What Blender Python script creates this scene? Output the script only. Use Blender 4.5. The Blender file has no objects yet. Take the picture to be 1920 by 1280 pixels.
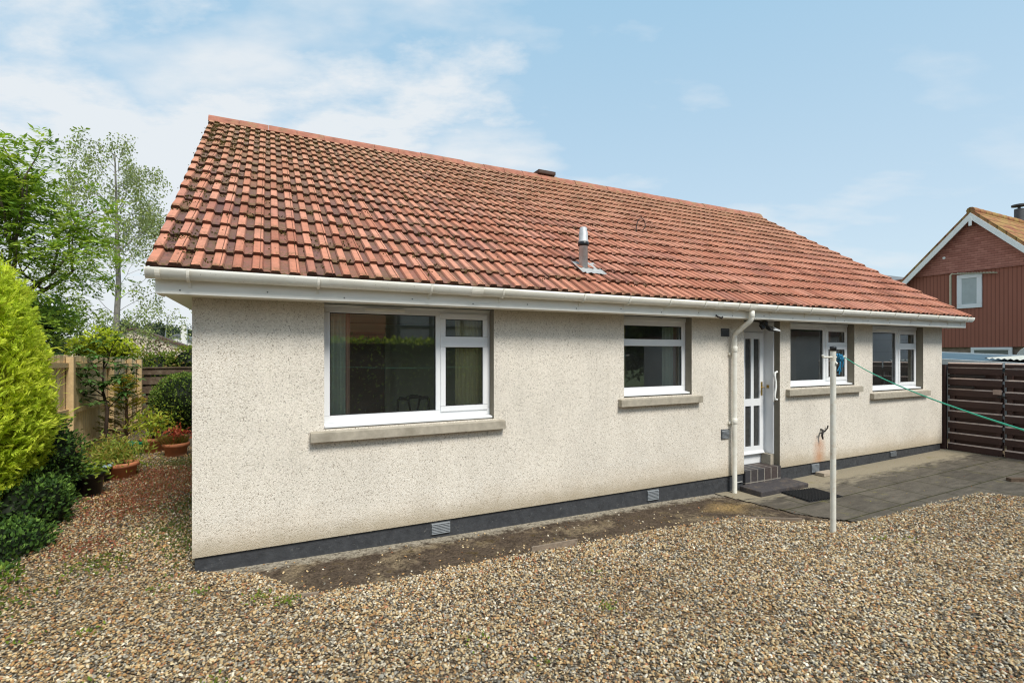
import bpy, math, random
import numpy as np
from mathutils import Vector

random.seed(7)
rng = np.random.default_rng(11)
sc = bpy.context.scene
COL = sc.collection
R = math.radians

# ------------------------------------------------------------------ materials
class NT:
    def __init__(s, name):
        s.m = bpy.data.materials.new(name)
        s.m.use_nodes = True
        s.t = s.m.node_tree
        s.b = s.t.nodes['Principled BSDF']
        s.out = s.t.nodes['Material Output']
        s._tc = None
    def n(s, typ, **kw):
        nd = s.t.nodes.new(typ)
        for k, v in kw.items():
            setattr(nd, k, v)
        return nd
    def l(s, a, b):
        s.t.links.new(a, b)
    def obj(s):
        if s._tc is None:
            s._tc = s.n('ShaderNodeTexCoord')
        return s._tc.outputs['Object']
    def setin(s, sock, v):
        if hasattr(v, 'is_linked') or isinstance(v, bpy.types.NodeSocket):
            s.l(v, sock)
        elif isinstance(v, (tuple, list)) and len(v) == 3 and sock.type == 'RGBA':
            sock.default_value = (*v, 1)
        else:
            sock.default_value = v
    def mapping(s, vec, scale=(1, 1, 1), rot=(0, 0, 0), loc=(0, 0, 0)):
        m = s.n('ShaderNodeMapping')
        s.l(vec, m.inputs['Vector'])
        m.inputs['Scale'].default_value = scale
        m.inputs['Rotation'].default_value = rot
        m.inputs['Location'].default_value = loc
        return m.outputs[0]
    def noise(s, scale, detail=4, rough=.55, vec=None, out=0):
        t = s.n('ShaderNodeTexNoise')
        s.l(vec or s.obj(), t.inputs['Vector'])
        t.inputs['Scale'].default_value = scale
        t.inputs['Detail'].default_value = detail
        t.inputs['Roughness'].default_value = rough
        return t.outputs[out]
    def voro(s, scale, vec=None, out='Distance', feature='F1', rnd=1.0):
        t = s.n('ShaderNodeTexVoronoi', feature=feature)
        s.l(vec or s.obj(), t.inputs['Vector'])
        t.inputs['Scale'].default_value = scale
        t.inputs['Randomness'].default_value = rnd
        return t.outputs[out]
    def ramp(s, fac, stops, interp='LINEAR'):
        r = s.n('ShaderNodeValToRGB')
        r.color_ramp.interpolation = interp
        el = r.color_ramp.elements
        while len(el) < len(stops):
            el.new(.5)
        for e, (p, c) in zip(el, stops):
            e.position = p
            e.color = (c, c, c, 1) if not isinstance(c, (tuple, list)) else (*c, 1)
        s.l(fac, r.inputs[0])
        return r.outputs[0]
    def mix(s, fac, a, b, blend='MIX'):
        m = s.n('ShaderNodeMix', data_type='RGBA', blend_type=blend)
        s.setin(m.inputs[0], fac)
        s.setin(m.inputs[6], a)
        s.setin(m.inputs[7], b)
        return m.outputs[2]
    def math(s, op, a, b=None, clamp=False):
        m = s.n('ShaderNodeMath', operation=op, use_clamp=clamp)
        s.setin(m.inputs[0], a)
        if b is not None:
            s.setin(m.inputs[1], b)
        return m.outputs[0]
    def sep(s, vec):
        x = s.n('ShaderNodeSeparateXYZ')
        s.l(vec, x.inputs[0])
        return x.outputs
    def attr(s, name):
        a = s.n('ShaderNodeAttribute', attribute_name=name)
        return a
    def bump(s, h, strength=.3, dist=.01):
        b = s.n('ShaderNodeBump')
        b.inputs['Strength'].default_value = strength
        b.inputs['Distance'].default_value = dist
        s.l(h, b.inputs['Height'])
        s.l(b.outputs[0], s.b.inputs['Normal'])
    def base(s, c, rough=.6, metal=0, spec=None):
        s.setin(s.b.inputs['Base Color'], c)
        s.setin(s.b.inputs['Roughness'], rough)
        s.b.inputs['Metallic'].default_value = metal
        if spec is not None:
            s.b.inputs['Specular IOR Level'].default_value = spec
        return s.m

M = {}
def plain(name, c, rough=.6, metal=0, var=.25, scale=9, bump=0, spec=.4, dirt=None, dirtscale=3):
    t = NT(name)
    nz = t.noise(scale, 5, .6)
    k = t.ramp(nz, [(.25, 1 - var), (.75, 1 + var * .5)])
    c2 = t.mix(1, c, k, 'MULTIPLY')
    if dirt:
        d = t.ramp(t.noise(dirtscale, 6, .7), [(.5, 0), (.72, .8)])
        c2 = t.mix(d, c2, dirt)
    if bump:
        t.bump(nz, bump, .01)
    M[name] = t.base(c2, rough, metal, spec)
    return M[name]

# roughcast (wet dash) wall
t = NT('roughcast')
o = t.obj()
v = t.voro(135, out='Distance')
vc = t.voro(135, out='Color')
gr = t.sep(vc)[0]
big = t.ramp(t.math('ADD', t.math('MULTIPLY', t.noise(.9, 6, .65), .6), t.math('MULTIPLY', t.noise(3.5, 5, .6, t.mapping(o, (1, 1, .35))), .4)), [(.32, .86), (.62, 1.04)])
c = t.mix(t.ramp(gr, [(.0, 0), (.45, .75), (1, 1)]), (.59, .53, .44), (.92, .855, .755))
c = t.mix(t.ramp(gr, [(.028, .75), (.04, 0)], 'CONSTANT'), c, (.20, .165, .13))
c = t.mix(t.ramp(v, [(.48, 0), (.9, .36)]), c, (.50, .43, .335))
fine = t.noise(190, 3, .6)
c = t.mix(.6, c, t.ramp(fine, [(.3, .78), (.7, 1.12)]), 'MULTIPLY')
c = t.mix(1, c, big, 'MULTIPLY')
z = t.sep(o)[2]
low = t.ramp(t.math('ADD', z, t.math('MULTIPLY', t.noise(1.3, 5, .6), .5)), [(.35, .4), (.75, 0)])
c = t.mix(low, c, (.47, .34, .19))
# soffit shade painted into the colour under the eaves, and rust below the tap
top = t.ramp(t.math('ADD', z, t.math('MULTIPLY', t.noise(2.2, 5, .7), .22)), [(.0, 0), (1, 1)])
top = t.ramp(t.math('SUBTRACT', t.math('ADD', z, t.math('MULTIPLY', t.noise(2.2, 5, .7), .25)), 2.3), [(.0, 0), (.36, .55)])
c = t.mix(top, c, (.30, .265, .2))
drip = t.noise(4.5, 5, .65, t.mapping(o, (2.2, 1, .12)))
dz = t.ramp(z, [(.0, 0), (.45, 0), (1.0, .75), (1, 1)]) if False else t.ramp(t.math('MULTIPLY', z, .8), [(.25, 0), (.88, 1)])
c = t.mix(t.math('MULTIPLY', t.ramp(drip, [(.52, 0), (.70, .12)]), dz), c, (.40, .345, .25))
c = t.mix(t.ramp(t.math('SUBTRACT', z, t.math('MULTIPLY', t.noise(5, 5, .7), .22)), [(.06, .6), (.22, 0)]), c, (.36, .30, .20))
rx = t.math('ABSOLUTE', t.math('SUBTRACT', t.sep(o)[0], 9.0))
rz = t.math('ABSOLUTE', t.math('SUBTRACT', z, .33))
rm = t.math('MULTIPLY', t.ramp(t.math('ADD', rx, t.math('MULTIPLY', t.noise(7, 4, .7), .25)), [(.12, 1), (.33, 0)]), t.ramp(rz, [(.12, 1), (.3, 0)]))
c = t.mix(t.math('MULTIPLY', rm, .6), c, (.5, .19, .06))
h = t.math('SUBTRACT', t.math('MULTIPLY', fine, .25), v)
t.bump(h, .45, .010)
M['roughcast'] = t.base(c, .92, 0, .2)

# plinth
t = NT('plinth_paint')
n1 = t.noise(14, 6, .65)
c = t.mix(t.ramp(n1, [(.3, 0), (.7, 1)]), (.034, .036, .040), (.062, .065, .071))
c = t.mix(t.ramp(t.noise(22, 6, .75), [(.60, 0), (.72, .6)]), c, (.24, .235, .22))
t.bump(n1, .5, .02)
M['plinth_paint'] = t.base(c, .62, 0, .35)

# roof tile
t = NT('roof_tile')
a = t.attr('tile')
ac = t.n('ShaderNodeSeparateColor'); t.l(a.outputs['Color'], ac.inputs[0])
rnd, pan, along = ac.outputs[0], ac.outputs[1], ac.outputs[2]
o = t.obj(); so = t.sep(o)
n1 = t.noise(3.2, 6, .65); n2 = t.noise(34, 5, .7); n3 = t.noise(11, 5, .7)
c = t.ramp(rnd, [(0, (.38, .14, .086)), (.12, (.52, .20, .122)), (.4, (.61, .25, .155)), (.75, (.66, .295, .195)), (.9, (.53, .225, .155)), (1, (.42, .165, .112))])
c = t.mix(.55, c, t.ramp(n3, [(.3, (.7, .68, .66)), (.7, (1.15, 1.15, 1.15))]), 'MULTIPLY')
c = t.mix(t.ramp(n2, [(.55, 0), (.8, .6)]), c, (.68, .37, .25))
# grime in the pans, strongest over the near gable end
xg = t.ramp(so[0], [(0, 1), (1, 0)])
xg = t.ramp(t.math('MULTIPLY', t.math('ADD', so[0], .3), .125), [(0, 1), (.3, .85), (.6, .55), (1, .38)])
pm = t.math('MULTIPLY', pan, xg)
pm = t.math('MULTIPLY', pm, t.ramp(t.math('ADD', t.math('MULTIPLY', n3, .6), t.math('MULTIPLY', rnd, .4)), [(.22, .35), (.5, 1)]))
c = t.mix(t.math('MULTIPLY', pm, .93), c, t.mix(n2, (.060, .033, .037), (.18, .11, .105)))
# soft overall weathering
c = t.mix(t.ramp(n1, [(.45, 0), (.75, .28)]), c, (.30, .16, .12))
st = t.noise(5, 6, .7, t.mapping(o, (5, .35, .35)))
c = t.mix(t.ramp(st, [(.5, 0), (.72, .4)]), c, (.20, .105, .08))
# moss on edges
edge = t.ramp(along, [(0, 1), (.10, .65), (.3, .12), (.85, .2), (1, .8)])
mo = t.math('MULTIPLY', t.ramp(t.math('ADD', t.math('MULTIPLY', n2, .7), t.math('MULTIPLY', n1, .3)), [(.47, 0), (.56, 1)]), t.math('ADD', edge, t.math('MULTIPLY', pan, .5)))
mo = t.math('MULTIPLY', mo, t.ramp(t.math('MULTIPLY', t.math('ADD', so[0], .3), .1), [(0, 1), (.5, .7), (1, .45)]), True)
c = t.mix(t.math('MULTIPLY', mo, .86), c, t.mix(n3, (.045, .032, .016), (.20, .14, .04)))
# lichen near the ridge
zz = t.ramp(t.math('MULTIPLY', t.math('SUBTRACT', so[2], 3.6), .42), [(0, 0), (1, 1)])
li = t.math('MULTIPLY', t.ramp(t.noise(21, 6, .75), [(.42, 0), (.6, 1)]), zz)
c = t.mix(t.math('MULTIPLY', li, .75), c, (.40, .29, .15))
# bottom front edges darkened: moss, and the overlap shadow put into the colour
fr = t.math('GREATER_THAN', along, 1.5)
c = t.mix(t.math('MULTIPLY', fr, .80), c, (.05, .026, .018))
t.bump(t.math('ADD', n2, t.math('MULTIPLY', n3, .5)), .5, .012)
M['roof_tile'] = t.base(c, .85, 0, .25)

plain('ridge_tile', (.40, .165, .11), .85, 0, .4, 7, .3, .2, (.30, .23, .11), 5)
plain('upvc', (.80, .81, .82), .32, 0, .05, 2.5, 0, .5)
t = NT('gutter_plastic')
d = t.ramp(t.noise(6, 7, .75, t.mapping(t.obj(), (.35, 1, 1))), [(.42, 0), (.75, .65)])
sp = t.ramp(t.noise(60, 4, .6), [(.66, 0), (.72, .8)])
c = t.mix(d, (.88, .855, .77), (.60, .54, .42))
c = t.mix(sp, c, (.17, .15, .11))
M['gutter_plastic'] = t.base(c, .45, 0, .4)
plain('fascia_board', (.88, .86, .79), .42, 0, .07, 3, 0, .4)
plain('soffit_board', (.84, .81, .72), .6, 0, .1, 3)
plain('stone_sill', (.42, .375, .30), .82, 0, .22, 16, .25, .2, (.25, .22, .17), 5)
plain('taupe_render', (.225, .20, .155), .8, 0, .12, 12, .1, .2)
plain('grey_metal', (.22, .235, .245), .5, .3, .25, 20)
plain('vent_grey', (.075, .08, .085), .6, 0, .2, 20)
plain('galvanised', (.52, .53, .53), .5, .25, .25, 14)
plain('black_plastic', (.012, .012, .013), .38, 0, .2, 10)
plain('dark_rubber', (.016, .016, .017), .75, 0, .3, 40)
plain('brass', (.50, .34, .10), .35, .9, .2, 20)
plain('lead', (.46, .45, .43), .6, .2, .3, 12)
plain('iron', (.035, .028, .025), .65, .3, .4, 40)
plain('pole_paint', (.74, .72, .64), .5, 0, .12, 10, 0, .4, (.48, .33, .18), 4)
plain('white_paint', (.90, .90, .87), .5, 0, .06, 6)
plain('lamp_glass', (.6, .62, .64), .1, 0, .05, 6, 0, .6)
plain('green_cord', (.02, .42, .24), .5, 0, .15, 30)
plain('blue_rope', (.02, .19, .34), .75, 0, .35, 120)
plain('concrete', (.33, .30, .25), .9, 0, .3, 18, .3, .2, (.14, .11, .07), 5)
plain('step_slab', (.065, .058, .060), .8, 0, .35, 22, .5, .3, (.14, .11, .085), 7)
plain('paving_block', (.42, .35, .27), .9, 0, .2, 25, .3)
plain('edging_timber', (.27, .21, .155), .9, 0, .4, 30, .4)
plain('terracotta', (.58, .22, .11), .8, 0, .2, 8, .15, .25, (.36, .22, .13), 5)
plain('green_glaze', (.005, .16, .085), .16, 0, .3, 8, 0, .6)
plain('blue_pot', (.02, .05, .07), .2, 0, .25, 8, 0, .6)
plain('pot_rim_blue', (.34, .46, .52), .35, 0, .2, 8)
plain('soil', (.045, .030, .020), .95, 0, .4, 40, .5, .1)
plain('bark', (.13, .10, .075), .9, 0, .4, 18, .5, .1)
plain('dark_bark', (.06, .042, .032), .9, 0, .4, 25, .4, .1)
plain('birch_bark', (.26, .24, .21), .8, 0, .5, 9, .2, .2)
plain('pink_bark', (.20, .13, .10), .9, 0, .3, 20, .3, .1)
plain('inner_wall', (.80, .82, .74), .9, 0, .08, 2)
plain('inner_floor', (.38, .28, .18), .6, 0, .2, 6)
plain('brown_door', (.22, .085, .035), .45, 0, .3, 6)
plain('chair_wood', (.035, .018, .010), .35, 0, .3, 9)
plain('curtain_sage', (.80, .85, .72), .9, 0, .1, 5)
plain('curtain_pale', (.62, .60, .50), .9, 0, .1, 5)
plain('curtain_pink', (.78, .48, .38), .9, 0, .1, 5)
plain('blind_cream', (.88, .80, .48), .85, 0, .08, 5)
plain('slate', (.16, .17, .18), .75, 0, .25, 3)
plain('felt_roof', (.10, .15, .185), 1.0, 0, .18, 2.5, 0, 0)
plain('grey_render', (.42, .42, .41), .9, 0, .15, 3, .1)
plain('cream_render', (.60, .50, .39), .9, 0, .1, 3)
plain('pale_render', (.72, .70, .66), .8, 0, .08, 3)
plain('caravan_white', (.70, .68, .62), .4, 0, .05, 3)
plain('brown_roof', (.10, .06, .045), .85, 0, .3, 4)
plain('corrugated', (.50, .50, .44), .6, 0, .25, 5, 0, .3)
plain('aerial_metal', (.62, .56, .42), .5, .3, .2, 20)
plain('pinkish_board', (.42, .30, .24), .85, 0, .25, 14)
plain('stone_block', (.30, .24, .19), .9, 0, .45, 7, .3)
plain('window_dark', (.16, .18, .16), .15, 0, .2, 2, 0, .6)
plain('net_curtain', (.42, .47, .47), .25, 0, .12, 4, 0, .5)
plain('reeded_glass', (.05, .05, .048), .14, 0, .4, 20, 0, .7)

# new timber fence
t = NT('pale_timber')
o = t.obj()
g = t.noise(5, 6, .6, t.mapping(o, (6, 6, .5)))
c = t.mix(g, (.74, .54, .30), (.95, .76, .48))
y = t.math('FRACT', t.math('MULTIPLY', t.sep(o)[1], 1 / .125))
lines = t.ramp(y, [(0, .35), (.06, 1), (.94, 1), (1, .35)])
c = t.mix(1, c, lines, 'MULTIPLY')
yy = t.math('FLOOR', t.math('MULTIPLY', t.sep(o)[1], 1 / .125))
wn = t.n('ShaderNodeTexWhiteNoise', noise_dimensions='1D'); t.l(yy, wn.inputs['W'])
c = t.mix(1, c, t.ramp(wn.outputs[0], [(0, .72), (1, 1.12)]), 'MULTIPLY')
M['pale_timber'] = t.base(c, .8, 0, .2)
plain('pale_post', (.62, .45, .24), .8, 0, .25, 12)
plain('old_timber', (.12, .085, .06), .9, 0, .45, 14, .4, .15, (.22, .18, .13), 6)
t = NT('gate_timber')
g = t.noise(6, 6, .65, t.mapping(t.obj(), (8, .8, 8)))
c = t.mix(g, (.028, .013, .010), (.082, .040, .032))
t.bump(g, .3, .01)
M['gate_timber'] = t.base(c, .6, 0, .35)
plain('gate_edge_skylit', (.62, .47, .39), .85, 0, .3, 14, .2)  # pale colour stands in for sky light on the slat tops

# brown cladding with vertical grooves / hung tiles
t = NT('brown_cladding')
y = t.math('FRACT', t.math('MULTIPLY', t.sep(t.obj())[1], 1 / .115))
ln = t.ramp(y, [(0, .45), (.10, .8), (.25, 1), (.85, 1.05), (1, .6)])
g = t.noise(2, 5, .6, t.mapping(t.obj(), (1, 3, .4)))
c = t.mix(g, (.29, .108, .073), (.36, .142, .098))
M['brown_cladding'] = t.base(t.mix(1, c, ln, 'MULTIPLY'), .75, 0, .2)
t = NT('hung_tiles')
so = t.sep(t.obj())
row = t.math('MULTIPLY', so[2], 1 / .085)
fr = t.math('FRACT', row)
off = t.math('MULTIPLY', t.math('FLOOR', row), .5)
cl = t.math('ADD', t.math('MULTIPLY', so[1], 1 / .19), off)
fc = t.math('FRACT', cl)
ln = t.mix(1, t.ramp(fr, [(0, .5), (.2, .8), (.6, 1.1), (1, 1.15)]), t.ramp(fc, [(0, .8), (.12, 1), (.9, 1), (1, .85)]), 'MULTIPLY')
cmb = t.n('ShaderNodeCombineXYZ'); t.l(t.math('FLOOR', cl), cmb.inputs[0]); t.l(t.math('FLOOR', row), cmb.inputs[1])
wn = t.n('ShaderNodeTexWhiteNoise', noise_dimensions='2D'); t.l(cmb.outputs[0], wn.inputs['Vector'])
c = t.mix(wn.outputs[0], (.35, .14, .105), (.47, .205, .155))
M['hung_tiles'] = t.base(t.mix(1, c, ln, 'MULTIPLY'), .8, 0, .2)
t = NT('mossy_tiles')
fr = t.math('FRACT', t.math('MULTIPLY', t.sep(t.obj())[1], 1 / .25))
c = t.mix(t.ramp(t.noise(3, 6, .7), [(.4, 0), (.6, 1)]), (.30, .125, .07), (.36, .24, .09))
c = t.mix(1, c, t.ramp(fr, [(0, .3), (.2, .8), (1, 1.1)]), 'MULTIPLY')
M['mossy_tiles'] = t.base(c, .9, 0, .1)
t = NT('horizontal_cladding')
fr = t.math('FRACT', t.math('MULTIPLY', t.sep(t.obj())[2], 1 / .22))
c = t.mix(t.noise(2, 5, .6), (.50, .20, .10), (.66, .30, .15))
M['horizontal_cladding'] = t.base(t.mix(1, c, t.ramp(fr, [(0, .3), (.15, .8), (1, 1.1)]), 'MULTIPLY'), .8, 0, .2)
t = NT('white_door')
fr = t.math('FRACT', t.math('MULTIPLY', t.sep(t.obj())[2], 1 / .4))
M['white_door'] = t.base(t.mix(1, (.74, .75, .78), t.ramp(fr, [(0, .55), (.06, 1), (1, 1)]), 'MULTIPLY'), .5)

# step tiles
t = NT('step_tiles')
bt = t.n('ShaderNodeTexBrick'); 
bt.offset = 0
t.l(t.mapping(t.obj(), (1, 1, 1), (R(90), 0, 0)), bt.inputs['Vector'])
bt.inputs['Color1'].default_value = (.05, .052, .058, 1); bt.inputs['Color2'].default_value = (.085, .06, .052, 1)
bt.inputs['Mortar'].default_value = (.30, .27, .23, 1)
bt.inputs['Scale'].default_value = 1; bt.inputs['Brick Width'].default_value = .155; bt.inputs['Row Height'].default_value = .4
bt.inputs['Mortar Size'].default_value = .008
c = t.mix(.6, bt.outputs[0], t.ramp(t.noise(20, 5, .6), [(.3, .6), (.7, 1.2)]), 'MULTIPLY')
M['step_tiles'] = t.base(c, .55, 0, .4)

# glass: dielectric sheet
t = NT('window_glass')
fr = t.n('ShaderNodeFresnel'); fr.inputs['IOR'].default_value = 1.55
k = t.math('ADD', t.math('MULTIPLY', fr.outputs[0], 2.2), .12, True)
tr = t.n('ShaderNodeBsdfTransparent'); tr.inputs[0].default_value = (.90, .94, .91, 1)
gl = t.n('ShaderNodeBsdfGlossy'); gl.inputs['Roughness'].default_value = .012; gl.inputs[0].default_value = (.95, .97, .97, 1)
mx = t.n('ShaderNodeMixShader'); t.l(k, mx.inputs[0]); t.l(tr.outputs[0], mx.inputs[1]); t.l(gl.outputs[0], mx.inputs[2])
df = t.n('ShaderNodeBsdfDiffuse'); df.inputs[0].default_value = (.50, .53, .50, 1)  # pale diffuse haze mixed in to lift the dark panes
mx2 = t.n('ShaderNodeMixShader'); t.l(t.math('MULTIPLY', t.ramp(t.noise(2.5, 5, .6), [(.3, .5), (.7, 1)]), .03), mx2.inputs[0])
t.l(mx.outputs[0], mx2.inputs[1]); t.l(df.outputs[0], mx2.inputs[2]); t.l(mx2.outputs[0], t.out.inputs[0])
M['window_glass'] = t.m

# leaves: colour from attribute, some light passing through
def leafmat(name, trans=.3, rough=.5, spec=.35, tint=(1.25, 1.15, .5)):
    t = NT(name)
    a = t.attr('col')
    t.base(a.outputs['Color'], rough, 0, spec)
    tl = t.n('ShaderNodeBsdfTranslucent')
    t.l(t.mix(1, a.outputs['Color'], tint, 'MULTIPLY'), tl.inputs[0])
    mx = t.n('ShaderNodeMixShader'); mx.inputs[0].default_value = trans
    t.l(t.b.outputs[0], mx.inputs[1]); t.l(tl.outputs[0], mx.inputs[2]); t.l(mx.outputs[0], t.out.inputs[0])
    M[name] = t.m
leafmat('leaf', .42, .55, .25); leafmat('glossy_leaf', .25, .6, .18); leafmat('needle', .5, .8, .1, (1.1, 1.1, .6))
t = NT('pebble')
a = t.attr('col')
c = t.mix(.5, a.outputs['Color'], t.ramp(t.noise(120, 3, .6), [(.3, .65), (.7, 1.25)]), 'MULTIPLY')
M['pebble'] = t.base(c, .68, 0, .3)

# bare gravel bed / earth
t = NT('gravel_bed')
vc = t.voro(55, out='Color'); vd = t.voro(55)
s0 = t.sep(vc)[0]
c = t.ramp(s0, [(0, (.09, .075, .055)), (.25, (.26, .17, .09)), (.5, (.40, .30, .19)), (.75, (.30, .26, .21)), (1, (.55, .47, .36))])
c = t.mix(t.ramp(vd, [(.3, 0), (.7, 1)]), c, (.03, .022, .015))
c = t.mix(t.ramp(t.noise(.8, 5, .6), [(.4, 0), (.7, .45)]), c, (.13, .085, .05))
ln_ = t.n('ShaderNodeVectorMath', operation='LENGTH'); t.l(t.obj(), ln_.inputs[0])
c = t.mix(t.ramp(t.math('MULTIPLY', ln_.outputs['Value'], 1 / 60), [(.22, 0), (.34, 1)]), c, t.mix(t.noise(.25, 6, .7), (.035, .060, .018), (.09, .12, .035)))
t.bump(t.math('SUBTRACT', 1, vd), .8, .015)
M['gravel_bed'] = t.base(c, .9, 0, .15)

# concrete path strip, mossy and dirty
t = NT('mossy_path')
so = t.sep(t.obj())
n1 = t.noise(1.6, 6, .65); n2 = t.noise(9, 6, .7); n3 = t.noise(45, 4, .65)
c = t.mix(t.ramp(n2, [(.3, 0), (.7, 1)]), (.056, .041, .030), (.145, .106, .074))
c = t.mix(t.ramp(t.math('ADD', n1, t.math('MULTIPLY', n2, .4)), [(.74, 0), (.86, .8)]), c, (.28, .215, .135))
c = t.mix(t.ramp(t.noise(4.5, 6, .7), [(.58, 0), (.68, .8)]), c, (.075, .050, .012))
wallband = t.ramp(t.math('ADD', so[1], t.math('MULTIPLY', t.math('SUBTRACT', n2, .5), .22)), [(-.0, 0), (1, 1)])
wb = t.ramp(t.math('ADD', t.math('ADD', so[1], .26), t.math('MULTIPLY', t.math('SUBTRACT', n2, .5), .5)), [(.08, 0), (.2, .9)])
c = t.mix(wb, c, (.40, .35, .27))
dx = t.math('ABSOLUTE', t.math('SUBTRACT', so[0], 6.15)); dy = t.math('ABSOLUTE', t.math('ADD', so[1], .55))
sd = t.ramp(t.math('ADD', t.math('ADD', dx, t.math('MULTIPLY', dy, 1.6)), t.math('MULTIPLY', n2, .6)), [(.4, .8), (.85, 0)])
c = t.mix(sd, c, (.42, .28, .12))
c = t.mix(t.ramp(t.noise(26, 6, .75), [(.5, 0), (.62, .75)]), c, (.035, .024, .014))
c = t.mix(.8, c, t.ramp(n3, [(.3, .45), (.7, 1.4)]), 'MULTIPLY')
t.bump(t.math('ADD', n2, n3), .8, .02)
M['mossy_path'] = t.base(c, .92, 0, .12)

# patio slabs
t = NT('patio_slabs')
o = t.obj(); so = t.sep(o)
n1 = t.noise(1.3, 6, .65); n2 = t.noise(6, 6, .7, t.mapping(o, (.5, 1.6, 1))); n3 = t.noise(60, 4, .65)
bt = t.n('ShaderNodeTexBrick'); bt.offset = .5
t.l(t.mapping(o, (1, 1, 1), (0, 0, 0), (.25, .33, 0)), bt.inputs['Vector'])
bt.inputs['Color1'].default_value = (1, 1, 1, 1); bt.inputs['Color2'].default_value = (.72, .72, .72, 1)
bt.inputs['Mortar'].default_value = (.30, .33, .12, 1)
bt.inputs['Scale'].default_value = 1; bt.inputs['Brick Width'].default_value = .75; bt.inputs['Row Height'].default_value = .6
bt.inputs['Mortar Size'].default_value = .012; bt.inputs['Mortar Smooth'].default_value = .3
c = t.mix(t.ramp(n2, [(.3, 0), (.7, 1)]), (.072, .060, .046), (.165, .14, .108))
c = t.mix(t.ramp(n1, [(.45, 0), (.7, .4)]), c, (.125, .105, .08))
c = t.mix(1, c, bt.outputs[0], 'MULTIPLY')
wb = t.ramp(t.math('ADD', t.math('ADD', so[1], .62), t.math('MULTIPLY', t.math('SUBTRACT', n2, .5), .9)), [(.02, 0), (.25, .9)])
c = t.mix(wb, c, (.30, .255, .18))
c = t.mix(t.ramp(t.noise(2.6, 7, .8), [(.58, 0), (.66, .6)]), c, (.19, .165, .05))
c = t.mix(.5, c, t.ramp(n3, [(.3, .6), (.7, 1.25)]), 'MULTIPLY')
t.bump(t.math('ADD', n2, t.math('MULTIPLY', n3, .6)), .35, .012)
M['patio_slabs'] = t.base(c, .78, 0, .25)
plain('lawn', (.06, .10, .03), .95, 0, .5, 3)

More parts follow.
